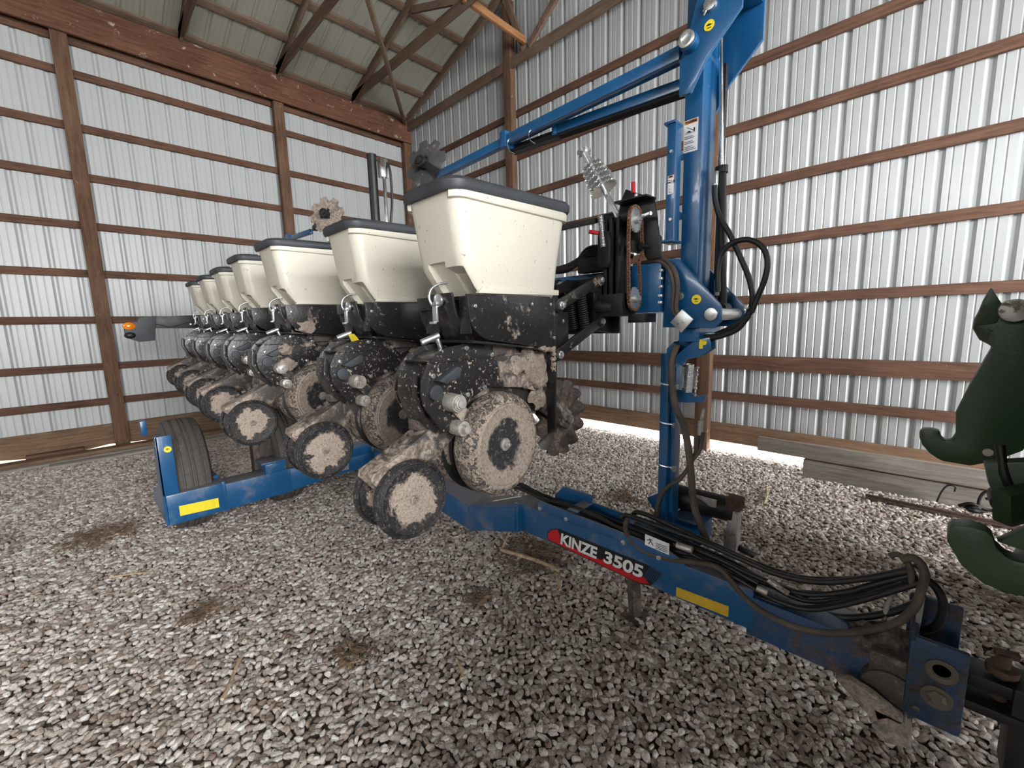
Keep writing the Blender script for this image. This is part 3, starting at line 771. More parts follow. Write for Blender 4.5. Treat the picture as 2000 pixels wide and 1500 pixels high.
def decal_disc(c, r, parent, mat='yellow', ax='y'):
    mb = MB(); mb.cyl(c, (c[0], c[1] - .0015, c[2]) if ax == 'y' else (c[0] + .0015, c[1], c[2]), r, n=28)
    d = mb.build('caution_decal', M[mat], parent, 0)
    mb = MB()
    if ax == 'y': mb.prism([(c[0] - r * .6, c[2] + r * .1), (c[0] - r * .1, c[2] + r * .3), (c[0] + r * .6, c[2] + r * .05), (c[0] - r * .1, c[2] - r * .08)], 'y', c[1] - .003, c[1] - .0014); mb.box(c[0] - r * .35, c[0] + r * .35, c[1] - .003, c[1] - .0014, c[2] - r * .5, c[2] - r * .38)
    else: mb.prism([(c[1] - r * .6, c[2] + r * .1), (c[1] - r * .1, c[2] + r * .3), (c[1] + r * .6, c[2] + r * .05), (c[1] - r * .1, c[2] - r * .08)], 'x', c[0] + .0014, c[0] + .003)
    mb.build('caution_symbol', M['blackflat'], d if False else parent, 0)
decal_disc((7.118, -3.2635, 2.705), .020, mast); decal_disc((7.113, -3.2865, 1.642), .020, mast)
# warning sticker with its header, pictogram and lines of text
def sticker(x0, x1, z0, z1, y, parent, name='warning_decal'):
    MB().box(x0, x1, y - .0012, y, z0, z1).build(name, M['white'], parent, 0)
    h = (z1 - z0)
    MB().box(x0 + .002, x1 - .002, y - .002, y - .001, z1 - h * .13, z1 - .002).build('decal_header', M['orange_decal'], parent, 0)
    vs, fs = text_mesh('WARNING', h * .075, bold=.001)
    w = max(v[0] for v in vs); k = min(1., (x1 - x0 - .012) / w)
    mb = MB(); mb.add([((x0 + x1) / 2 - w * k / 2 + v[0] * k, y - .0024, z1 - h * .105 + v[1]) for v in vs], fs)
    zz = z0 + h * .06
    for i in range(9):
        if i in (3, 6): continue
        mb.box(x0 + .005, x1 - .006 - .008 * (i % 3), y - .0022, y - .001, zz + i * h * .052, zz + i * h * .052 + h * .016)
    cx = (x0 + x1) / 2; cz = z0 + h * .68
    mb.beam((cx - .018, y - .002, cz + h * .11), (cx + .012, y - .002, cz - h * .03), .0012, h * .014, up=(0, 1, 0))
    mb.add([(cx - .022, y - .002, cz - h * .06), (cx - .008, y - .002, cz - h * .02), (cx + .006, y - .002, cz - h * .07), (cx - .004, y - .002, cz - h * .075)], [(0, 1, 2, 3)])
    mb.box(cx + .012, cx + .018, y - .0022, y - .001, cz - h * .07, cz + h * .04); mb.box(cx - .024, cx + .02, y - .0022, y - .001, cz - h * .10, cz - h * .09)
    mb.build('decal_print', M['blackflat'], parent, 0)
sticker(7.001, 7.062, 2.277, 2.408, -3.200, mast)
# stowed blue channel on the mast
mb = MB(); mb.box(6.978, 7.014, -3.31, -3.25, 1.90, 2.375); mb.box(6.966, 7.016, -3.32, -3.24, 2.37, 2.380); mb.box(6.958, 7.016, -3.32, -3.22, 1.893, 1.903); mb.box(6.99, 7.005, -3.27, -3.20, 2.0, 2.03); mb.box(6.99, 7.005, -3.27, -3.20, 2.25, 2.28)
ch = mb.build('lock_channel', M['blue'], mast, .003)
sticker(6.985, 7.011, 2.09, 2.165, -3.3105, mast, 'small_decal')
mb = MB(); mb.cyl((7.002, -3.318, 1.985), (7.002, -3.31, 1.985), .007, n=8); mb.cyl((6.998, -3.318, 2.26), (6.998, -3.31, 2.26), .007, n=8)
mb.tube([(6.982, -3.30, 2.36), (6.980, -3.30, 2.34), (6.983, -3.30, 2.31), (6.988, -3.30, 2.29)], .003, 6); mb.build('bolt', M['zinc'], mast, 0)
# lift cylinder of the marker
mb = MB(); mb.cyl((7.157, -3.10, 1.60), (7.130, -3.10, 2.20), .019, n=24); mb.cyl((7.131, -3.10, 2.185), (7.129, -3.10, 2.215), .026, n=24); mb.cyl((7.157, -3.14, 1.60), (7.157, -3.06, 1.60), .03)
cyl = mb.build('hydraulic_cylinder', M['chrome'] if False else M['darksteel'], mast, .002)
mb = MB(); mb.cyl((7.130, -3.10, 2.21), (7.103, -3.10, 2.78), .0085, n=16); mb.build('piston_rod', M['chrome'], mast, 0)
mb = MB(); mb.cyl((7.12, -3.13, 2.14), (7.12, -3.13, 2.19), .010, n=6); mb.cyl((7.116, -3.135, 2.10), (7.118, -3.135, 2.14), .012, n=10); mb.cyl((7.140, -3.13, 1.66), (7.140, -3.13, 1.73), .012, n=10); mb.build('hose_fitting', M['zinc'], mast, .001)
MB().box(7.10, 7.118, -3.06, -3.03, 1.6, 2.65).build('backing_bar', M['blackflat'], mast, .002)
# ---- marker arm (folded back over the toolbar) with notched disc
def marker(m, near):
    """m mirrors about the machine centre"""
    X = (lambda x: x) if near else (lambda x: 8.16 - x)
    col = 'blue'
    mb = MB(); mb.beam((X(6.99), -3.215, 2.672), (X(5.92), -3.215, 2.640), .055, .055)
    arm = PB(mb, 'marker_arm', col, .006)
    mb = MB(); mb.beam((X(7.03), -3.12, 2.745), (X(6.30), -3.19, 2.665), .03, .05); mb.build('arm_brace', M[col], arm, .004)
    mb = MB(); mb.beam((X(6.97), -3.10, 2.605), (X(6.26), -3.14, 2.622), .045, .05); mb.build('lower_tube', M[col], arm, .006)
    mb = MB(); mb.beam((X(6.27), -3.13, 2.60), (X(5.92), -3.15, 2.608), .05, .04)
    for k in range(3): mb.tube([(X(6.95), -3.12 + .02 * k, 2.57), (X(6.5), -3.14 + .02 * k, 2.585), (X(5.95), -3.17 + .02 * k, 2.60)], .010, 8)
    mb.build('hose_run', M['blackflat'], arm, 0)
    mb = MB(); mb.box(min(X(6.27), X(6.245)), max(X(6.27), X(6.245)), -3.175, -3.10, 2.59, 2.655); mb.box(min(X(5.91), X(5.955)), max(X(5.91), X(5.955)), -3.25, -3.17, 2.60, 2.69); mb.build('hinge_bracket', M[col], arm, .004)
    mb = MB(); mb.tube([(X(6.16), -3.20, 2.645), (X(6.15), -3.25, 2.62), (X(6.13), -3.23, 2.59), (X(6.12), -3.17, 2.585)], .0022, 6); mb.tube([(X(5.99), -3.20, 2.65), (X(5.985), -3.255, 2.62), (X(5.965), -3.23, 2.58), (X(5.955), -3.17, 2.575)], .0022, 6); mb.build('cable_tie', M['zinc'], arm, 0)
    mb = MB(); mb.beam((X(5.95), -3.215, 2.640), (X(5.25), -3.215, 2.615), .04, .05); mb.build('outer_arm', M[col], arm, .005)
    # notched disc
    n = 8 * 16; c = V((5.10, -3.215, 2.725)) if near else V((3.40, -3.24, 2.69)); d = V((.25 if near else .62, -.95 if near else -.78, .12)).normalized()
    q = V((0, 0, 1)); q = (q - d * q.dot(d)).normalized(); w = d.cross(q)
    def ring(off, k):
        out = []
        for i in range(n):
            a = 2 * math.pi * i / n; ph = (i % 16) / 16
            rr = .182 if ph < .5 or k < .9 else .182 - .036 * math.sin((ph - .5) / .5 * math.pi) ** .6
            out.append(c + d * off + (q * math.cos(a) + w * math.sin(a)) * rr * k)
        return out
    mb = MB(); mb.loft([ring(.016, .02), ring(.014, .3), ring(.010, .72), ring(.0, 1), ring(-.004, 1), ring(.006, .72), ring(.010, .3), ring(.012, .02)])
    mb.build('marker_disc', M['disc_steel'] if near else M['mud_heavy'], arm, 0, angle=50, label='notched steel disc' if near else 'notched disc caked with mud')
    mb = MB(); h = c - d * .0
    mb.cyl(c - d * .03, c + d * .075, .042, n=24); mb.cyl(c + d * .07, c + d * .09, .026, n=6)
    for k in range(4):
        a = math.pi / 4 + k * math.pi / 2; p = c + d * .03 + (q * math.cos(a) + w * math.sin(a)) * .052; mb.cyl(p, p + d * .02, .011, n=6)
    mb.beam(c + d * .03, (X(5.27) if near else 3.0, -3.215, 2.625), .05, .045); mb.build('disc_hub', M['darksteel'], arm, .002)
    return arm
M['disc_steel'] = muddy('disc_steel', (.035, .037, .041), .6, .60, .68, 10, dust=.04, metal=.0, mud=(.48, .38, .31), speck=False)
marker(None, True); marker(None, False)
PB(MB().box(1.08, 1.16, -3.20, -3.04, 1.52, 2.72), 'marker_mast', 'blue', .01)

# ---- hoses looping round the hinge
def tubes(name, mat, paths, r, parent, n=10, **k):
    mb = MB()
    for p in paths: mb.tube(p, r, n)
    return mb.build(name, M[mat], parent, 0, angle=60, **k)
tubes('hydraulic_hose', 'hose', [[(7.118,-3.14,2.131),(7.123,-3.14,2.067),(7.145,-3.14,1.993),(7.185,-3.14,1.922),(7.232,-3.14,1.82),(7.273,-3.14,1.721),(7.29,-3.14,1.634),(7.277,-3.14,1.577)]], .0115, mast)
tubes('hydraulic_hose', 'hose', [[(7.156,-3.16,1.675),(7.152,-3.16,1.763),(7.162,-3.16,1.831),(7.202,-3.16,1.873),(7.265,-3.16,1.88),(7.32,-3.16,1.844),(7.343,-3.16,1.784),(7.337,-3.16,1.714),(7.314,-3.16,1.643),(7.294,-3.16,1.581)]], .0115, mast)
tubes('hydraulic_hose', 'hose', [[(7.296,-3.18,1.585),(7.263,-3.18,1.539),(7.207,-3.18,1.508),(7.148,-3.18,1.485),(7.099,-3.18,1.492),(7.057,-3.18,1.52),(7.028,-3.18,1.553)], [(7.294,-3.2,1.568),(7.254,-3.2,1.514),(7.194,-3.2,1.486),(7.141,-3.2,1.475),(7.089,-3.2,1.486),(7.049,-3.2,1.526)]], .013, mast)
tubes('hydraulic_hose', 'hose_dusty', [[(6.80, -3.25, 1.82), (6.88, -3.27, 1.825), (6.955, -3.30, 1.815), (7.01, -3.325, 1.77), (7.03, -3.325, 1.70), (7.028, -3.325, 1.62), (7.035, -3.32, 1.585), (7.06, -3.315, 1.555)],
                                 [(6.80, -3.22, 1.825), (6.89, -3.25, 1.832), (6.97, -3.30, 1.822), (7.03, -3.328, 1.77), (7.048, -3.328, 1.70), (7.043, -3.328, 1.62), (7.05, -3.32, 1.58), (7.07, -3.31, 1.55)]], .010, mast)
mb = MB(); mb.beam((7.045, -3.325, 1.575), (7.095, -3.325, 1.53), .012, .075); mb.build('hose_clamp', M['zinc'], mast, .002)
mb = MB(); mb.cyl((7.071, -3.345, 1.552), (7.071, -3.33, 1.552), .008, n=6); mb.tube([(7.262, -3.16, 1.60), (7.270, -3.175, 1.592), (7.283, -3.16, 1.600)], .004, 6); mb.build('bolt', M['zinc'], mast, 0)

# ---- drive line at the toolbar end: housing, sprockets and chain
mb = MB()
mb.prism([(6.745, 2.00), (6.76, 2.10), (6.79, 2.155), (6.93, 2.085), (6.93, 2.075), (6.945, 2.0), (6.955, 1.93), (6.965, 1.92), (6.965, 1.83), (6.90, 1.83), (6.86, 1.90), (6.79, 1.94)], 'y', -3.32, -3.31)
mb.box(6.775, 6.935, -3.40, -3.31, 2.082, 2.090)
drive = PB(mb, 'transmission', 'blackflat', .003)
mb = MB()
for x in (6.735, 6.765, 6.80): mb.box(x, x + .016, -3.42, -3.36, 1.60, 2.02)
mb.box(6.725, 6.825, -3.36, -3.35, 1.58, 2.04); mb.box(6.71, 6.86, -3.46, -3.34, 1.58, 1.68); mb.prism([(6.735, 1.80), (6.775, 1.80), (6.785, 1.83), (6.785, 1.94), (6.77, 1.96), (6.735, 1.96), (6.725, 1.94), (6.725, 1.83)], 'y', -3.45, -3.425)
mb.build('upright_channel', M['darksteel'], drive, .003)
mb = MB(); mb.cyl((6.70, -3.38, 2.02), (6.86, -3.38, 2.02), .028); mb.cyl((6.72, -3.38, 1.655), (6.88, -3.38, 1.655), .022); mb.cyl((6.72, -3.46, 1.63), (6.80, -3.44, 1.62), .03); mb.build('bearing_boss', M['darksteel'], drive, .003)
mb = MB(); CX = 6.885; TS = (CX, -3.40, 1.995); BS = (CX, -3.40, 1.655)
mb.gear(TS, (1, 0, 0), .048, .008, .006, 22); mb.gear(BS, (1, 0, 0), .044, .008, .006, 20); mb.cyl((CX - .02, -3.40, 1.995), (CX + .02, -3.40, 1.995), .020); mb.cyl((CX - .02, -3.40, 1.655), (CX + .02, -3.40, 1.655), .018)
mb.cyl((CX + .02, -3.40, 1.995), (CX + .028, -3.40, 1.995), .012, n=6); mb.cyl((CX + .02, -3.40, 1.655), (CX + .028, -3.40, 1.655), .012, n=6)
mb.build('sprocket', M['zinc'], drive, 0, angle=30)
mb = MB(); mb.gear((CX, -3.345, 1.885), (1, 0, 0), .014, .006, .012, 9); mb.cyl((CX, -3.345, 1.885), (CX + .03, -3.345, 1.885), .008); mb.box(CX - .025, CX - .015, -3.40, -3.32, 1.86, 1.91); mb.build('idler', M['darksteel'], drive, 0, angle=30)
# chain links around the two sprockets
loop = []
for i in range(13): a = math.pi * i / 12; loop.append((-3.40 + .054 * math.cos(a), 1.995 + .054 * math.sin(a)))
loop += [(-3.456, 1.9), (-3.455, 1.8), (-3.452, 1.72)]
for i in range(13): a = math.pi + math.pi * i / 12; loop.append((-3.40 + .050 * math.cos(a), 1.655 + .050 * math.sin(a)))
loop += [(-3.352, 1.72), (-3.362, 1.79), (-3.365, 1.82), (-3.338, 1.862), (-3.327, 1.885), (-3.338, 1.91), (-3.343, 1.95), (-3.346, 1.995)]
pl = [V((0, a, b)) for a, b in loop]; L = [0]
for i in range(1, len(pl)): L.append(L[-1] + (pl[i] - pl[i - 1]).length)
def along(s):
    for i in range(1, len(pl)):
        if L[i] >= s: return pl[i - 1].lerp(pl[i], (s - L[i - 1]) / max(1e-6, L[i] - L[i - 1]))
    return pl[-1]
mb = MB(); step = .0127; k = 0; s = 0
while s < L[-1] - step * .5:
    a, b = along(s), along(min(s + step, L[-1])); o = .0055 if k % 2 else .004
    for q in (-1, 1):
        dx = V((CX + q * o, 0, 0)); mb.beam(a + dx, b + dx, .0016, .0105, up=(0, b.z - a.z, -(b.y - a.y)) if False else (1, 0, 0)) if False else mb.beam(a + dx, b + dx, .0105, .0016, up=(1, 0, 0))
    mb.cyl((CX - .007, a.y, a.z), (CX + .007, a.y, a.z), .0042, n=8)
    s += step; k += 1
mb.build('roller_chain', M['rust'], drive, 0)
# spare sprocket stack on its slanted rod
a, b = V((6.800, -3.41, 2.03)), V((6.640, -3.44, 2.335)); d = (b - a).normalized()
mb = MB(); mb.cyl(a, b, .012)
mb.beam(a - d * .02 + V((0, -.01, 0)), a + d * .10, .03, .008)
for t, r, tt in ((.135, .056, 24), (.160, .050, 21), (.185, .054, 23), (.210, .047, 20), (.235, .044, 18), (.258, .038, 16)): mb.gear(a + d * t, d, r, .008, .006, tt)
mb.cyl(a + d * .265, a + d * .33, .016); mb.gear(a + d * .335, (d + V((.3, .2, 0))).normalized(), .022, .010, .014, 7)
mb.build('spare_sprocket_stack', M['zinc'], drive, 0, angle=30, label='stack of bright spare sprockets on a slanted rod')
mb = MB(); mb.coil((6.735, -3.44, 2.03), (6.755, -3.45, 1.89), .010, .0028, 22); mb.build('tension_spring', M['zinc'], drive, 0, angle=80)
mb = MB(); mb.cyl((6.888, -3.36, 2.01), (6.945, -3.38, 2.012), .010, n=6); mb.cyl((6.85, -3.33, 2.105), (6.85, -3.33, 2.12), .010, n=8); mb.build('shaft_stub', M['zinc'], drive, .001)
for p, q in (((6.73, -3.44, 1.955), (6.685, -3.46, 1.968)), ((6.835, -3.33, 2.125), (6.828, -3.32, 2.175)), ((6.78, -3.38, 1.915), (6.81, -3.40, 1.88))):
    MB().cyl(p, q, .0095, n=14).build('red_grip', M['red_grip'], drive, .002, label='red vinyl handle grip')
mb = MB(); mb.box(6.86, 6.94, -3.41, -3.30, 1.55, 1.59); mb.box(6.55, 6.70, -3.36, -3.30, 1.80, 1.87); mb.build('lower_bracket', M['blackflat'], drive, .002)

# ---- support post that carries the folded toolbar
post = PB(MB().box(6.922, 6.962, -3.205, -3.10, .40, 1.40).box(6.962, 6.985, -3.17, -3.10, .40, 1.36), 'support_post', 'blue', .004)
mb = MB(); mb.prism([(6.965, 1.39), (6.965, 1.425), (7.03, 1.50), (7.16, 1.50), (7.165, 1.43), (7.12, 1.395), (7.05, 1.385)], 'y', -3.19, -3.178)
mb.prism([(6.965, 1.34), (6.965, 1.425), (7.0, 1.46), (7.0, 1.34)], 'y', -3.24, -3.10); mb.prism([(7.02, 1.36), (7.02, 1.40), (7.10, 1.47), (7.16, 1.48), (7.165, 1.43), (7.12, 1.395), (7.065, 1.38), (7.045, 1.35)], 'y', -3.25, -3.238)
mb.build('saddle', M['blue'], post, .003)
MB().prism([(6.985, 1.23), (7.05, 1.225), (7.095, 1.205), (7.13, 1.215), (7.12, 1.18), (7.05, 1.17), (6.985, 1.165)], 'y', -3.18, -3.168).build('latch_tab', M['blue'], post, .002)
mb = MB(); mb.cyl((7.140, -3.2395, 1.456), (7.140, -3.2515, 1.456), .010, n=10); mb.box(7.118, 7.134, -3.2515, -3.25, 1.43, 1.47); mb.build('yellow_decal', M['yellow'], post, 0)
mb = MB(); mb.coil((7.062, -3.20, 1.355), (7.055, -3.20, 1.225), .014, .0036, 20); mb.build('latch_spring', M['zinc'], post, 0, angle=80)
mb = MB()
for k in range(9):
    z = 1.34 - k * .016; mb.coil((7.092, -3.19, z), (7.092, -3.189, z + .0005), .0001, .0001, 1) if False else mb.lathe([(-.0022, .0055), (0, .0085), (.0022, .0055), (0, .0042)], (7.092 - .001 * k, -3.19, z), (1, 0, 0) if k % 2 else (.3, 1, 0), 12)
mb.build('chain', M['zinc'], post, 0)
mb = MB()
for z in (1.25, 1.06, .845, .50): mb.tube([(6.915, -3.21, z + .01), (6.94, -3.214, z + .004), (6.975, -3.205, z), (7.0, -3.18, z)], .0045, 8); mb.cyl((6.985, -3.185, z - .01), (6.998, -3.19, z - .01), .014, n=8)
mb.build('u_bolt', M['zinc'], post, 0)
mb = MB(); mb.cyl((6.90, -3.0, .62), (7.20, -2.94, .60), .062, n=28); mb.build('roller', M['darksteel'], post, .004, label='black rubber roller across the foot of the post')
mb = MB(); mb.prism([(6.80, .60), (6.86, .64), (6.93, .64), (6.93, .50), (6.86, .52)], 'y', -3.08, -3.0); mb.box(6.96, 7.12, -3.14, -3.0, .46, .56); mb.build('foot_plate', M['blue'], post, .004)
MB().box(7.02, 7.14, -3.02, -3.01, .62, .66).build('foot_pin', M['zinc_mud'], post, .002)
tubes('post_hose', 'hose_dusty', [[(7.009,-3.23,1.447),(6.99,-3.23,1.381),(6.987,-3.23,1.297),(7.008,-3.23,1.165),(7.052,-3.23,1.073),(7.079,-3.23,0.955),(7.095,-3.23,0.835),(7.111,-3.23,0.702),(7.15,-3.23,0.6),(7.18,-3.23,0.535)]], .0165, post)
tubes('post_hose', 'hose_dusty', [[(7.139,-3.22,1.049),(7.124,-3.22,0.962),(7.084,-3.22,0.892),(7.043,-3.22,0.807),(6.984,-3.22,0.754),(6.939,-3.22,0.675),(6.925,-3.22,0.577),(6.975,-3.22,0.511),(7.09,-3.22,0.493)], [(7.113,-3.21,1.03),(7.106,-3.21,0.956),(7.062,-3.21,0.847),(7.01,-3.21,0.783),(6.944,-3.21,0.708),(6.925,-3.21,0.6),(6.944,-3.21,0.511)]], .0085, post)
mb = MB(); mb.cyl([(7.124,-3.21,1.104)][0], [(7.134,-3.21,1.157)][0], .008); mb.cyl([(7.122,-3.21,1.099)][0], [(7.122,-3.21,1.032)][0], .012); mb.build('coupling', M['zinc_mud'], post, .001)

M['blue_nose'] = muddy('blue_paint_shade_mud', (.006, .055, .15), .35, .50, .62, 8, dust=.12, mud=(.13, .09, .07), mud2=(.06, .045, .035))  # tongue nose: brown dirt, with the tractor's shade put into a darker blue
# ---- tongue
tongue = PB(MB().box(6.10, 7.42, -3.40, -3.24, .315, .485), 'tongue', 'blue_dusty', .006)
mb = MB()
mb.prism([(6.30, .485), (6.295, .530), (6.30, .548), (7.07, .530), (7.15, .500), (7.15, .485)], 'y', -3.408, -3.396)
mb.prism([(6.30, .485), (6.295, .530), (6.36, .600), (6.56, .600), (6.56, .56), (7.07, .545), (7.15, .500), (7.15, .485)], 'y', -3.25, -3.238)
mb.box(6.50, 6.57, -3.40, -3.24, .548, .556)
mb.build('hose_tray', M['blue_dusty'], tongue, .003)
mb = MB()
for x, z in ((6.317, .507), (6.504, .501), (6.851, .492), (7.032, .482)): mb.cyl((x, -3.408, z), (x, -3.416, z), .013, n=6); mb.cyl((x, -3.416, z), (x, -3.422, z), .007, n=10)
mb.build('bolt', M['zinc'], tongue, .001)
mb = MB(); mb.prism([(5.68, .165), (5.68, .345), (6.16, .487), (6.16, .315)], 'y', -3.43, -3.22)
mb.prism([(5.70, .17), (5.70, .335), (6.14, .468), (6.14, .325)], 'y', -3.440, -3.428)
mb.build('tongue_knee', M['blue_dusty'], tongue, .005)
mb = MB(); mb.beam((5.72, -3.33, .255), (4.15, -3.20, .33), .20, .18); mb.build('rear_tongue', M['blue_dusty'], tongue, .006)
# lettering plate on the side of the tongue

mb = MB(); mb.box(7.40, 7.83, -3.398, -3.235, .29, .455); mb.build('tongue_nose', M['blue_nose'], tongue, .006)

def flat(name, poly, y, mat, parent=tongue, t=.0012):
    return MB().prism(poly, 'y', y - t, y).build(name, M[mat], parent, 0)
flat('decal_border', [(6.357, .334), (6.362, .372), (6.385, .398), (6.44, .421), (6.97, .418), (7.045, .404), (7.032, .378), (6.99, .320), (6.93, .304), (6.55, .318), (6.37, .326)], -3.4, 'blackflat')
flat('decal_red', [(6.363, .337), (6.368, .370), (6.390, .395), (6.437, .415), (6.450, .385), (6.455, .347), (6.72, .343), (6.735, .362), (6.75, .343), (6.93, .338), (6.955, .352), (6.985, .326), (6.93, .309), (6.55, .323), (6.38, .331)], -3.4012, 'red')
mb = MB()
for i in range(9): x = 6.958 + i * .0095; mb.add([(x - .006, -3.4026, .346 - i * .001), (x + .028, -3.4026, .412), (x + .031, -3.4026, .412), (x - .003, -3.4026, .346 - i * .001)], [(0, 1, 2, 3)])
mb.build('decal_hatching', M['blue'], tongue, 0)
vs, fs = text_mesh('KINZE', .064, bold=.0034, shear=.12); w = max(v[0] for v in vs)
MB().add([(6.453 + v[0] / w * .245, -3.4030, .341 + v[1]) for v in vs], fs).build('lettering', M['white'], tongue, 0, label='white KINZE lettering')
vs, fs = text_mesh('3505', .064, bold=.0030, shear=.12); w = max(v[0] for v in vs)
MB().add([(6.730 + v[0] / w * .222, -3.4030, .341 + v[1]) for v in vs], fs).build('lettering', M['white'], tongue, 0, label='white 3505 lettering')
flat('reflective_tape', [(7.112, .322), (7.112, .368), (7.332, .378), (7.332, .330)], -3.4, 'yellow_dim')
# small white label with a figure
flat('safety_label', [(6.962, .520), (6.962, .573), (7.078, .566), (7.078, .512)], -3.409, 'white')
mb = MB()
for a, b in (((6.985, .560), (6.990, .545)), ((6.990, .548), (6.980, .530)), ((6.990, .548), (7.003, .530)), ((6.973, .548), (6.998, .556))): mb.beam((a[0], -3.4105, a[1]), (b[0], -3.4105, b[1]), .001, .004, up=(0, 1, 0)) if False else mb.beam((a[0], -3.4105, a[1]), (b[0], -3.4105, b[1]), .004, .001, up=(0, 1, 0))
for k in range(4): mb.box(7.015, 7.07, -3.4112, -3.410, .522 + k * .008, .5245 + k * .008)
mb.build('label_print', M['blackflat'], tongue, 0)

M['blue_tip'] = muddy('blue_paint_grimy', (.004, .035, .095), .4, .45, .58, 10, dust=.1, mud=(.07, .055, .045), mud2=(.03, .025, .02))  # clevis: dirt, and the low light there painted in as darker blue
M['grimy'] = plain('grimy_steel', (.12, .10, .08), .6, .4, .3, 20, .2)  # darker brownish steel for the hitch bolts
# ---- hoses lying along the tongue
HP = []
HP.append(([(5.862,-3.36,0.471),(6.044,-3.36,0.546),(6.195,-3.36,0.553),(6.303,-3.36,0.539),(6.48,-3.36,0.559),(6.663,-3.36,0.55),(6.842,-3.36,0.52),(7.015,-3.36,0.508),(7.265,-3.36,0.53),(7.423,-3.36,0.501)], .010))
HP.append(([(5.895,-3.33,0.488),(6.037,-3.33,0.559),(6.188,-3.33,0.549),(6.328,-3.33,0.517),(6.493,-3.33,0.535),(6.675,-3.33,0.515),(6.84,-3.33,0.502),(7.051,-3.33,0.504),(7.297,-3.33,0.513),(7.488,-3.33,0.493),(7.619,-3.33,0.531)], .010))
HP.append(([(5.913,-3.3,0.501),(6.053,-3.3,0.554),(6.203,-3.3,0.537),(6.361,-3.3,0.529),(6.541,-3.3,0.533),(6.703,-3.3,0.524),(6.851,-3.3,0.517),(7.062,-3.3,0.516),(7.245,-3.3,0.515),(7.445,-3.3,0.492),(7.585,-3.3,0.489)], .010))
HP.append(([(6.816,-3.37,0.591),(6.844,-3.37,0.615),(6.941,-3.37,0.615),(7.066,-3.37,0.611),(7.224,-3.37,0.603),(7.366,-3.37,0.586),(7.493,-3.37,0.575),(7.621,-3.37,0.599),(7.747,-3.37,0.667),(7.862,-3.37,0.748)], .011))
HP.append(([(6.86,-3.34,0.61),(6.885,-3.34,0.633),(6.964,-3.34,0.632),(7.1,-3.34,0.613),(7.256,-3.34,0.593),(7.396,-3.34,0.574),(7.554,-3.34,0.574),(7.69,-3.34,0.624),(7.796,-3.34,0.688),(7.873,-3.34,0.749)], .011))
HP.append(([(6.883,-3.36,0.582),(7.086,-3.36,0.564),(7.264,-3.36,0.549),(7.422,-3.36,0.527),(7.561,-3.36,0.523),(7.681,-3.36,0.578),(7.786,-3.36,0.664),(7.869,-3.36,0.732)], .010))
HP.append(([(6.926,-3.33,0.564),(7.121,-3.33,0.555),(7.316,-3.33,0.538),(7.452,-3.33,0.499),(7.574,-3.33,0.484),(7.694,-3.33,0.549),(7.799,-3.33,0.64),(7.876,-3.33,0.71)], .010))
HP.append(([(7.049,-3.38,0.479),(7.231,-3.38,0.516),(7.353,-3.38,0.502),(7.483,-3.38,0.472),(7.599,-3.38,0.485),(7.713,-3.38,0.564),(7.802,-3.38,0.644),(7.876,-3.38,0.713)], .010))
HP.append(([(7.082,-3.37,0.552),(7.269,-3.37,0.509),(7.372,-3.37,0.456),(7.516,-3.37,0.457),(7.627,-3.37,0.502),(7.764,-3.37,0.606),(7.871,-3.37,0.702)], .010))
for p, r in HP: tubes('hydraulic_hose', 'hose', [p], r, tongue)
for p, r in (([(6.866,-3.4,0.612),(6.853,-3.4,0.566),(6.884,-3.4,0.513),(6.964,-3.4,0.48),(7.082,-3.4,0.49),(7.216,-3.4,0.524),(7.295,-3.4,0.528),(7.36,-3.4,0.47),(7.437,-3.4,0.421),(7.542,-3.4,0.405),(7.652,-3.4,0.429),(7.761,-3.4,0.495),(7.834,-3.4,0.563),(7.872,-3.4,0.636),(7.883,-3.4,0.705),(7.886,-3.4,0.755),(7.872,-3.4,0.79),(7.85,-3.4,0.797),(7.832,-3.4,0.781)], .0125),
             ([(7.802,-3.38,0.775),(7.819,-3.38,0.787),(7.839,-3.38,0.779),(7.854,-3.38,0.746),(7.86,-3.38,0.703)], .009)):
    tubes('hydraulic_hose', 'hose_dusty', [p], r, tongue, label='pale dusty hose looping round the tongue tip')
tubes('hydraulic_hose', 'hose', [[(7.604,-3.3,0.436),(7.697,-3.3,0.457),(7.793,-3.3,0.517),(7.866,-3.3,0.588),(7.89,-3.3,0.64)], [(7.893,-3.26,0.677),(7.922,-3.26,0.653),(7.941,-3.26,0.606),(7.94,-3.26,0.55),(7.922,-3.26,0.507),(7.898,-3.26,0.487)]], .0125, tongue)
mb = MB(); mb.cyl(*[(7.112,-3.41,0.574),(7.18,-3.41,0.575)], .014); mb.cyl(*[(7.432,-3.41,0.511),(7.471,-3.41,0.508)], .011); mb.cyl(*[(7.466,-3.4,0.556),(7.536,-3.4,0.528)], .010); mb.build('hose_coupler', M['zinc_mud'], tongue, .002)
tubes('hose_support', 'zinc_mud', [[(7.80, -3.30, .45), (7.81, -3.31, .58), (7.835, -3.34, .70), (7.86, -3.36, .742), (7.885, -3.36, .70), (7.885, -3.34, .55), (7.875, -3.33, .45)]], .0075, tongue)
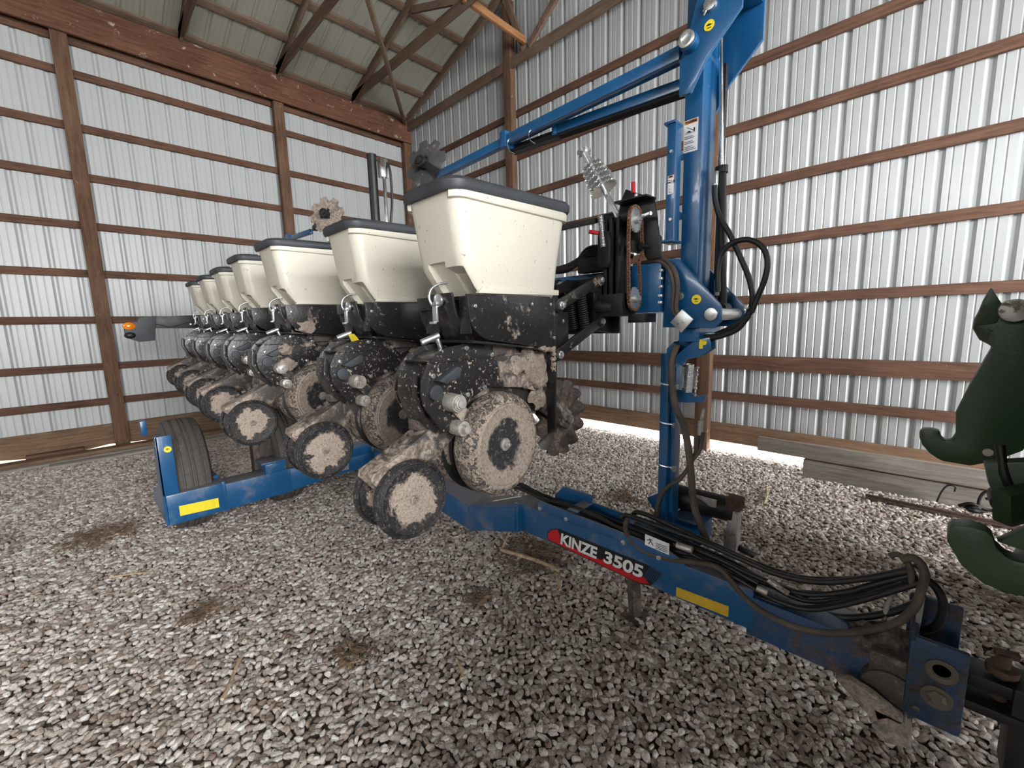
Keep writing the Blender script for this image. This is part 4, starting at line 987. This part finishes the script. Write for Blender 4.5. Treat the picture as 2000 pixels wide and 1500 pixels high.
# hitch end of the tongue
mb = MB(); mb.box(7.88, 7.998, -3.46, -3.44, .300, .575); mb.box(7.86, 7.99, -3.24, -3.22, .300, .60); mb.box(7.87, 7.89, -3.46, -3.22, .31, .56)
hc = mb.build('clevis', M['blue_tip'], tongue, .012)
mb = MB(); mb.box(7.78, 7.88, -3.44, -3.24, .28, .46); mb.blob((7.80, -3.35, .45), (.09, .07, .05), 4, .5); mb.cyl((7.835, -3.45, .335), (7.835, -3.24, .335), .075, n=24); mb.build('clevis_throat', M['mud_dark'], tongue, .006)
mb = MB()
for x, z in ((7.944, .495), (7.940, .405)):
    mb.lathe([(0, .020), (0, .036), (.008, .036), (.008, .022), (.0, .02)], (x, -3.46, z), (0, -1, 0), 28)
mb.lathe([(0, .0), (.016, .0), (.018, .014), (.012, .024), (0, .026)][::-1], (7.940, -3.46, .405), (0, -1, 0), 6); mb.cyl((7.9, -3.462, .34), (7.9, -3.466, .34), .01, n=6); mb.build('hitch_bolt', M['grimy'], tongue, .001)
mb = MB(); mb.prism([(7.70, .345), (7.74, .362), (7.80, .345), (7.87, .31), (7.88, .285), (7.84, .285), (7.80, .245), (7.79, .27)], 'y', -3.50, -3.47); mb.prism([(7.80, .30), (7.88, .30), (7.90, .22), (7.84, .20)], 'y', -3.50, -3.30); mb.build('safety_chain_plate', M['mud_heavy'], tongue, .004)
# jack on the far side of the tongue and the parking stand foot below it
mb = MB(); mb.box(7.185, 7.235, -2.99, -2.93, .20, .63); mb.box(7.17, 7.20, -2.98, -2.94, .20, .50)
jack = mb.build('jack', M['zinc_mud'], tongue, .004, label='rusty grey screw jack standing on the far side of the tongue')
mb = MB(); mb.box(7.178, 7.244, -3.0, -2.92, .62, .675); mb.blob((7.21, -2.96, .67), (.035, .04, .02), 8, .5); mb.build('jack_cap', M['rust_dark'], tongue, .004)
MB().cyl((7.24, -2.96, .42), (7.30, -2.93, .39), .016).build('jack_handle', M['blackflat'], tongue, .003)
mb = MB(); mb.beam((6.83, -3.28, .33), (6.84, -3.26, .02), .05, .05); mb.box(6.78, 6.90, -3.32, -3.20, .01, .02); mb.build('parking_stand', M['mud_dark'], tongue, .003)

# ---- transport axle with its wheels
mb = MB(); mb.box(3.90, 4.10, -4.848, -4.50, .205, .425); axle = PB(mb, 'axle_end', 'blue_dusty', .008)
flat('reflective_tape', [(-4.785, .262), (-4.785, .335), (-4.54, .313), (-4.54, .242)], 0, 'yellow', axle) if False else None
MB().prism([(-4.783, .258), (-4.783, .332), (-4.548, .318), (-4.548, .244)], 'x', 4.10, 4.1015).build('reflective_tape', M['yellow'], axle, 0)
mb = MB(); mb.prism([(4.10, .205), (4.10, .852), (4.07, .86), (3.98, .80), (3.85, .45), (3.45, .30), (3.40, .21)], 'y', -4.862, -4.848); mb.box(4.085, 4.10, -4.862, -4.77, .426, .85); mb.build('end_plate', M['blue'], axle, .003)
decal_disc((4.1005, -4.80, .755), .022, axle, ax='x')
MB().box(3.15, 3.25, -4.87, -4.83, .72, .84).build('rear_tab', M['blue'], axle, .003)
mb = MB(); mb.box(3.60, 3.95, -4.515, -4.495, .30, .43); mb.box(3.93, 3.945, -4.80, -4.50, .40, .45); mb.build('wheel_bracket', M['blue_dusty'], axle, .004)
mb = MB(); mb.box(3.91, 4.09, -4.50, -4.02, .205, .405); mb.box(3.90, 4.10, -4.515, -4.49, .195, .43)
PB(mb, 'axle_beam', 'blue_dusty', .006)
mb = MB(); mb.prism([(-4.03, .215), (-4.03, .405), (-3.73, .375), (-3.73, .235)], 'x', 3.95, 4.095); mb.box(3.95, 4.09, -3.74, -2.0, .24, .37); mb.box(3.95, 4.10, -3.68, -3.30, .37, .47); mb.box(4.10, 4.11, -3.62, -3.55, .28, .34)
PB(mb, 'axle_beam', 'blue', .005)
mb = MB(); mb.cyl((4.10, -3.60, .42), (4.115, -3.60, .42), .012, n=6); mb.cyl((4.11, -3.585, .31), (4.12, -3.585, .31), .012, n=6); mb.box(4.112, 4.114, -3.63, -3.54, .275, .345); PB(mb, 'bolt', 'zinc', 0)
mb = MB(); mb.box(3.96, 4.10, -4.215, -4.06, .405, .485); mb.prism([(-4.24, .48), (-4.04, .48), (-4.04, .50), (-4.24, .50)], 'x', 3.93, 4.10); PB(mb, 'rest_block', 'blue_dusty', .004)
mb = MB(); mb.box(3.80, 3.90, -4.24, -4.19, .20, .70); mb.prism([(-4.24, .55), (-4.10, .68), (-4.08, .50), (-4.24, .45)], 'x', 3.86, 3.88); PB(mb, 'cylinder_lug', 'mud_dark', .004)
def transport_wheel(x, y):
    R = .44; W = .118; pr = [(-W + .02, .21), (-W + .005, .25), (-W - .008, .32), (-W - .004, .38), (-W + .012, .418)]
    g = .012
    for a, b in ((-.104, -.066), (-.054, -.018), (-.008, .008), (.018, .054), (.066, .104)):
        r = lambda t: R - .020 * (abs(t) / W) ** 3
        pr += [(a, r(a) - g), (a + .002, r(a)), (b - .002, r(b)), (b, r(b) - g)]
    pr += [(W - .012, .418), (W + .004, .38), (W + .008, .32), (W - .005, .25), (W - .02, .21)]
    c = (x, y, R)
    w = MB().lathe(pr, c, (0, 1, 0), 72).build('transport_wheel', M['tire'], planter, 0, origin=c, angle=30)
    for s in (-1, 1):
        mb = MB(); mb.lathe([(.10, .205), (.105, .212), (.11, .20), (.06, .17), (.05, .08), (.09, .06), (.10, .0)], c, (0, s, 0), 48)
        mb.build('rim', M['white'] if False else M['mud_heavy'], w, 0, angle=40)
for y in (-4.665, -3.97, -2.75, -2.1): transport_wheel(3.60, y)

# ---- warning lamp bracket at the far end of the toolbar
arm = [(-4.542,1.737),(-3.977,1.763),(-3.994,1.6),(-4.525,1.613)]
lampbar = PB(MB().prism(arm, 'x', 1.66, 1.672), 'lamp_bracket', 'blackflat', .002)
house = [(-4.782,1.658),(-4.751,1.679),(-4.667,1.689),(-4.653,1.732),(-4.505,1.748),(-4.54,1.478),(-4.675,1.468),(-4.754,1.51),(-4.784,1.571)]
MB().prism(house, 'x', 1.64, 1.70).build('lamp_housing', M['lid'], lampbar, .006)
c1 = [(1.69,-4.739,1.64),(1.69,-4.742,1.542)]
mb = MB(); mb.blob(c1[0], (.030, .055, .043), 1, .0, 3); mb.build('amber_lamp', M['amber'], lampbar, 0, angle=60, label='round amber warning lens')
mb = MB(); mb.blob(c1[1], (.03, .05, .036), 1, .0, 3); mb.build('dark_lamp', M['blackgloss'] if 'blackgloss' in M else M['blackflat'], lampbar, 0, angle=60)
mb = MB()
for p in [(1.674,-4.543,1.715),(1.674,-4.545,1.659),(1.674,-4.201,1.652),(1.674,-4.113,1.704)]: mb.cyl(p, (p[0] + .006, p[1], p[2]), .010, n=10)
mb.build('bolt', M['zinc'], lampbar, 0)
tubes('wire', 'zinc', [[(-0.795,-4.3,1.691),(-0.074,-4.3,1.664),(0.839,-4.3,1.624),(1.618,-4.3,1.638),(2.264,-4.3,1.66),(2.879,-4.3,1.613)]], .002, lampbar, 6) if False else tubes('wire', 'darksteel', [[(1.682,-4.542,1.653),(1.682,-4.481,1.652),(1.682,-4.403,1.622),(1.682,-4.308,1.643),(1.682,-4.22,1.67),(1.682,-4.115,1.645)]], .003, lampbar, 6)

# ------------------------------------------------------------------ tractor, with its coupler hooks in view at the right edge
tractor = thing('tractor', (9.8, -3.4, 0), 'dark green tractor rear with cast coupler hooks, hitched to the planter at the right edge', 'tractor')
def PT(mb, name, mat, bevel=.006, **k): return mb.build(name, M[mat], tractor, bevel, **k)
hook = [(7.977, 1.643), (7.963, 1.60), (7.955, 1.56), (7.946, 1.53), (7.946, 1.50), (7.966, 1.459), (7.998, 1.437), (7.986, 1.399), (7.958, 1.305), (7.930, 1.193), (7.936, 1.112), (7.928, 1.088), (7.909, 1.083), (7.899, 1.095), (7.891, 1.118), (7.870, 1.121), (7.848, 1.118), (7.838, 1.105), (7.840, 1.083), (7.850, 1.055), (7.871, 1.028), (7.895, 1.010), (7.913, 1.002), (7.983, 1.00), (8.04, 1.03), (8.10, 1.08), (8.16, 1.30), (8.14, 1.56), (8.06, 1.60), (8.02, 1.56), (8.0, 1.58)]
q = PT(MB().prism(hook, 'y', -2.925, -2.875), 'coupler_hook', 'green', .012)
MB().prism([(7.977, 1.640), (7.957, 1.56), (7.950, 1.51), (8.0, 1.52), (8.01, 1.575)], 'y', -2.935, -2.925).build('hook_guide', M['green'], q, .004)
mb = MB(); mb.cyl((8.035, -2.96, 1.56), (8.035, -2.86, 1.56), .038, n=24); mb.cyl((8.02, -2.93, 1.06), (8.02, -2.925, 1.06), .014); mb.build('top_pin', M['zinc_mud'], q, .004)
lower = [(7.90, 1.079), (7.899, 1.107), (7.907, 1.119), (7.930, 1.124), (7.952, 1.121), (7.962, 1.112), (7.969, 1.092), (7.985, 1.076), (8.001, 1.074), (8.03, 1.085), (8.05, 1.11), (8.20, 1.20), (8.20, 1.05), (8.10, 1.02), (8.013, 1.005), (7.985, 1.002), (7.955, 1.010), (7.925, 1.034)]
q2 = PT(MB().prism(lower, 'y', -3.925, -3.875), 'coupler_hook', 'green', .012)
mb = MB(); mb.prism([(7.968, 1.10), (8.02, 1.16), (8.10, 1.25), (8.14, 1.60), (8.3, 1.6), (8.25, 1.1), (8.05, 1.085)], 'y', -3.915, -3.885); mb.build('side_plate', M['green'], q2, .006)
mb = MB(); mb.box(8.06, 8.16, -3.90, -2.90, 1.50, 1.62); mb.box(8.06, 8.16, -3.45, -3.35, 1.6, 1.85); PT(mb, 'coupler_frame', 'green')
mb = MB(); mb.prism([(7.992, 1.088), (8.005, 1.03), (8.030, .965), (8.06, .915), (8.12, .95), (8.3, 1.0), (8.3, 1.12), (8.1, 1.12)], 'y', -3.22, -3.16); mb.beam((8.03, -3.3, .98), (8.3, -3.0, 1.05), .05, .1); mb.beam((8.05, -3.6, 1.0), (8.5, -3.5, .85), .06, .1); PT(mb, 'draft_link', 'green')
mb = MB(); mb.cyl((8.04, -3.15, .98), (8.04, -3.25, .98), .03); mb.tube([(8.02, -3.2, 1.15), (8.04, -3.22, 1.05), (8.08, -3.2, 1.0), (8.2, -3.2, 1.0)], .012); PT(mb, 'link_pin', 'darksteel')
# drawbar
mb = MB(); mb.box(7.99, 8.9, -3.40, -3.30, .445, .485); mb.box(7.99, 8.12, -3.43, -3.29, .385, .415); mb.box(8.09, 8.13, -3.42, -3.30, .20, .50); PT(mb, 'drawbar', 'darksteel')
mb = MB(); mb.cyl((8.07, -3.36, .36), (8.07, -3.36, .56), .016); mb.cyl((8.07, -3.36, .50), (8.07, -3.36, .52), .035); mb.beam((8.05, -3.36, .56), (8.10, -3.35, .56), .02, .02); PT(mb, 'drawbar_pin', 'rust_dark', .003)
# body, out of the frame to the right
mb = MB(); mb.box(8.45, 11.9, -3.75, -3.05, .75, 1.35); mb.box(8.6, 9.5, -3.9, -2.9, .55, 1.2); PT(mb, 'chassis', 'darksteel', .03)
mb = MB(); mb.prism([(9.9, 1.3), (9.9, 1.95), (11.4, 1.9), (11.95, 1.7), (11.95, 1.25)], 'y', -3.75, -3.05); PT(mb, 'hood', 'green', .05)
mb = MB(); mb.prism([(8.45, 1.35), (8.35, 2.75), (9.75, 2.75), (9.95, 1.35)], 'y', -4.05, -2.75); PT(mb, 'cab', 'green', .05)
for s, oy in ((-1, 1.0), (1, 1.0), (-1, 1.62), (1, 1.62)):  # outer pair unseen, added to deepen the shade over the tongue
    c = (9.22, -3.4 + s * oy, .92); mb = MB(); mb.lathe([(-.24, .45), (-.26, .7), (-.23, .87), (.23, .87), (.26, .7), (.24, .45)], c, (0, 1, 0), 48)
    w = mb.build('rear_wheel', M['tire'], tractor, 0, origin=c)
    mb = MB()
    for k in range(22):
        for t in (-1, 1):
            a = 2 * math.pi * (k + (.5 if t > 0 else 0)) / 22; r = .895
            p = V((c[0] + r * math.cos(a), c[1] + t * .22, c[2] + r * math.sin(a))); a2 = a + .13; q_ = V((c[0] + r * math.cos(a2), c[1], c[2] + r * math.sin(a2)))
            if min(p.z, q_.z) < .045: continue
            mb.beam(p, q_, .05, .05, up=(math.cos(a), 0, math.sin(a)))
    mb.build('lug', M['tire'], w, 0); w2 = w; MB().lathe([(-.1, .44), (.0, .40), (.02, .1), (.05, .0)], c, (0, s, 0), 32).build('rim', M['yellow'], w, 0)
    if oy > 1.1: continue
    MB().prism([(8.5, 1.5), (8.35, 1.9), (8.7, 2.05), (9.6, 2.05), (9.9, 1.7)], 'y', -3.4 + s * .7 - .04, -3.4 + s * .7 + .45 * (s > 0) + .04 - .45 * (s < 0) * 0).build('fender', M['green'], tractor, .02)
    c = (11.4, -3.4 + s * .85, .58); MB().lathe([(-.17, .3), (-.19, .45), (-.16, .57), (.16, .57), (.19, .45), (.17, .3)], c, (0, 1, 0), 40).build('front_wheel', M['tire'], tractor, 0, origin=c)

# ------------------------------------------------------------------ loose things
o = MB().beam((6.655, -.36, .277), (8.9, -.40, .277), .045, .142).build('weathered_board', M['greyx'], None, .004)
tag(o, 'upper grey weathered board standing on edge by the gable wall, its left end overhanging', 'board', 'weathered boards stacked on edge')
o = MB().beam((7.055, -.345, .095), (9.1, -.385, .095), .045, .185).build('weathered_board', M['greyx'], None, .004)
tag(o, 'lower grey weathered board on the gravel, under the overhanging board', 'board', 'weathered boards stacked on edge')
o = MB().beam((7.06, -.322, .196), (8.9, -.366, .196), .045, .014).build('lath', M['orangex'], None, .002)
tag(o, 'thin reddish lath pinched between the two weathered boards', 'lath')
mb = MB(); mb.box(0, 1.15, -.012, .012, .01, .034); mb.box(0, 1.15, -.035, -.012, .01, .016)
o = mb.build('steel_angle', M['rust_dark'], None, .001); o.location = V((7.58, -.66, .03)) + V((.55, 0, 0)); o.rotation_euler = (0, 0, -.03)
tag(o, 'rusty steel angle bar lying in front of the weathered boards', 'bar')
mb = MB(); b = V((8.20, -.545, .06))
mb.tube([b, b + V((.0, 0, .10)), b + V((.02, 0, .16)), b + V((.05, 0, .17)), b + V((.055, 0, .13)), b + V((.03, 0, .11))], .010)
mb.tube([b + V((-.22, .05, .0)), b + V((-.20, .05, .09)), b + V((-.17, .05, .15)), b + V((-.13, .05, .15)), b + V((-.13, .05, .11))], .006)
mb.blob(b + V((-.02, 0, .02)), (.06, .04, .03), 4, .5); mb.tube([b + V((-.1, 0, .02)), b + V((-.04, -.02, .06)), b + V((.05, 0, .03)), b + V((.12, 0, .05))], .012)
o = mb.build('chain_hook', M['darksteel'], None, 0, angle=60); tag(o, 'dark tangle of chain and hooks beside the boards near the tractor hook', 'chain')
# timbers on the ground along the left wall
for i, (xa, xb, ya, yb, za, zb, mt) in enumerate(((.20, .44, -7.4, -.9, .012, .05, 'greyy'), (.16, .34, -7.4, -1.2, .052, .09, 'skirty'), (.46, .62, -5.55, -2.0, .012, .045, 'greyy'))):
    o = MB().box(xa, xb, ya, yb, za, zb).build('plank', M[mt], None, .003)
    tag(o, ('wide grey plank on the gravel along the left side wall', 'brown plank on top of the grey one along the left side wall', 'narrow grey plank on the gravel, furthest from the left side wall')[i], 'plank', 'planks lying along the side wall')
o = MB().box(-.03, .12, -5.75, -5.25, .03, .115).build('offcut', M['post' + 'y'], None, .004); tag(o, 'short dark timber offcut under the left wall skirt, beside the post foot', 'offcut')
# crop residue
def stalk(name, pts, r, label, cat, group=None, mat='straw'):
    mb = MB(); mb.tube(pts, r, 8, 5)
    for k in range(1, len(pts) - 1): mb.blob(pts[k], (r * 1.35,) * 3, k, .1, 1)
    o = mb.build(name, M[mat], None, 0, angle=60); tag(o, label, cat, group); return o
stalk('corn_stalk', [(5.895,-3.334,0.062),(6.017,-3.303,0.062),(6.169,-3.273,0.062),(6.333,-3.262,0.062)], .012, 'long tan corn stalk on a brown dirt patch below the tongue', 'stalk')
stalk('corn_stalk', [(5.877,-3.298,0.062),(5.819,-3.21,0.062),(5.762,-3.112,0.062)], .008, 'short stalk standing off the left end of the long corn stalk', 'stalk')
stalk('corn_stalk', [(6.322,-3.279,0.045),(6.38,-3.332,0.045),(6.44,-3.39,0.045)], .010, 'short broken stalk at the right end of the long corn stalk', 'stalk')
stalk('straw_stem', [(5.652,-4.8,0.04),(5.718,-4.836,0.04),(5.789,-4.874,0.04),(5.848,-4.909,0.04)], .0075, 'pale straw stem lying on the gravel at the lower left', 'straw')
stalk('straw_stem', [(4.259,-5.184,0.04),(4.301,-5.102,0.04),(4.371,-5.008,0.04)], .005, 'thin straw on the gravel left of the lower closing wheels', 'straw')
stalk('straw_stem', [(6.407,-4.113,0.04),(6.456,-4.128,0.04),(6.503,-4.16,0.04)], .006, 'short straw in the gravel at the bottom centre', 'straw')
stalk('straw_stem', [(6.891,-0.965,0.04),(6.943,-1.163,0.04),(6.97,-1.362,0.04)], .009, 'curved pale husk on the gravel in front of the boards', 'husk')
def litter(name, px, n, R, label, cat, seed):
    rnd = random.Random(seed); mb = MB(); cx, cy, _ = px
    for k in range(n):
        a = rnd.uniform(0, 6.28); rr = R * rnd.random() ** .7; x = cx + rr * math.cos(a); y = cy + rr * math.sin(a); L = rnd.uniform(.02, .07); b = rnd.uniform(0, 6.28); z = .030 + rnd.uniform(0, .014)
        mb.beam((x, y, z), (x + L * math.cos(b), y + L * math.sin(b), z + rnd.uniform(-.008, .012)), rnd.uniform(.003, .009), .002)
    for k in range(n // 8):
        a = rnd.uniform(0, 6.28); rr = R * .8 * rnd.random() ** .6; mb.blob((cx + rr * math.cos(a), cy + rr * math.sin(a), .022), (rnd.uniform(.012, .035), rnd.uniform(.012, .035), .012), k, .5, 2)
    o = mb.build(name, M['dirt'], None, 0, angle=50); tag(o, label, cat, kind='stuff'); return o
litter('crop_litter', [(6.049,-3.19,0)][0], 260, .26, 'brown dirt and chaff patch around the long corn stalk', 'litter', 1)
litter('crop_litter', [(3.395,-5.195,0)][0], 200, .26, 'brown chaff patch on the gravel at the far left', 'litter', 2)
litter('crop_litter', [(5.092,-4.845,0)][0], 60, .10, 'small chaff clump on the gravel at the lower left', 'litter', 3)
litter('crop_litter', [(6.006,-1.951,0)][0], 90, .14, 'rusty brown chaff behind the tongue near the post', 'litter', 4)
litter('crop_litter', [(5.992,-4.412,0)][0], 60, .12, 'scattered chaff on the gravel below the closing wheels', 'litter', 5)
litter('crop_litter', [(6.102,-3.733,0)][0], 40, .08, 'small chaff clump below the tongue knee', 'litter', 6)

# ------------------------------------------------------------------ daylight, lamps, camera
w = bpy.data.worlds.new('world'); bpy.context.scene.world = w; w.use_nodes = True
nt = w.node_tree; bg = nt.nodes['Background']
tc = N(nt, 'ShaderNodeTexCoord'); sp = N(nt, 'ShaderNodeSeparateXYZ'); nt.links.new(tc.outputs['Generated'], sp.inputs[0])
nt.links.new(ramp(nt, sp.outputs[2], [(0, (.97, .985, 1.0)), (.6, (.94, .97, 1.0))]), bg.inputs['Color'])
bg.inputs["Strength"].default_value = 19.
def portal(loc, rot, sx, sy):
    l = bpy.data.lights.new('door_portal', 'AREA'); l.shape = 'RECTANGLE'; l.size = sx; l.size_y = sy; l.cycles.is_portal = True
    o = bpy.data.objects.new('door_portal', l); C.objects.link(o); o.location = loc; o.rotation_euler = rot
portal((X1 + .05, (OP0 + OP1) / 2, 2.2), (0, math.radians(90), 0), 4.3, OP1 - OP0)

cam = bpy.data.cameras.new('camera'); co = bpy.data.objects.new('camera', cam); C.objects.link(co)
cam.sensor_width = 36; cam.lens = 830.8 / 2000 * 36; cam.clip_start = .05
fw = V((-0.69478926, 0.70537772, -0.1403929)); rt = V((0.71477666, 0.69886864, -0.02601828)); up = V((-0.07976349, 0.11842679, 0.98975395))
m3 = Matrix((rt, up, -fw)).transposed().to_4x4(); m3.translation = V((7.84063, -5.16011, 1.56)); co.matrix_world = m3
sc = bpy.context.scene; sc.camera = co
sc.view_settings.view_transform = 'Standard'; sc.view_settings.look = 'None'; sc.view_settings.gamma = 1; sc.view_settings.exposure = .20
sc.cycles.max_bounces = 8; sc.cycles.diffuse_bounces = 5; sc.cycles.glossy_bounces = 3; sc.cycles.use_denoising = True
sc.cycles.sample_clamp_indirect = 6
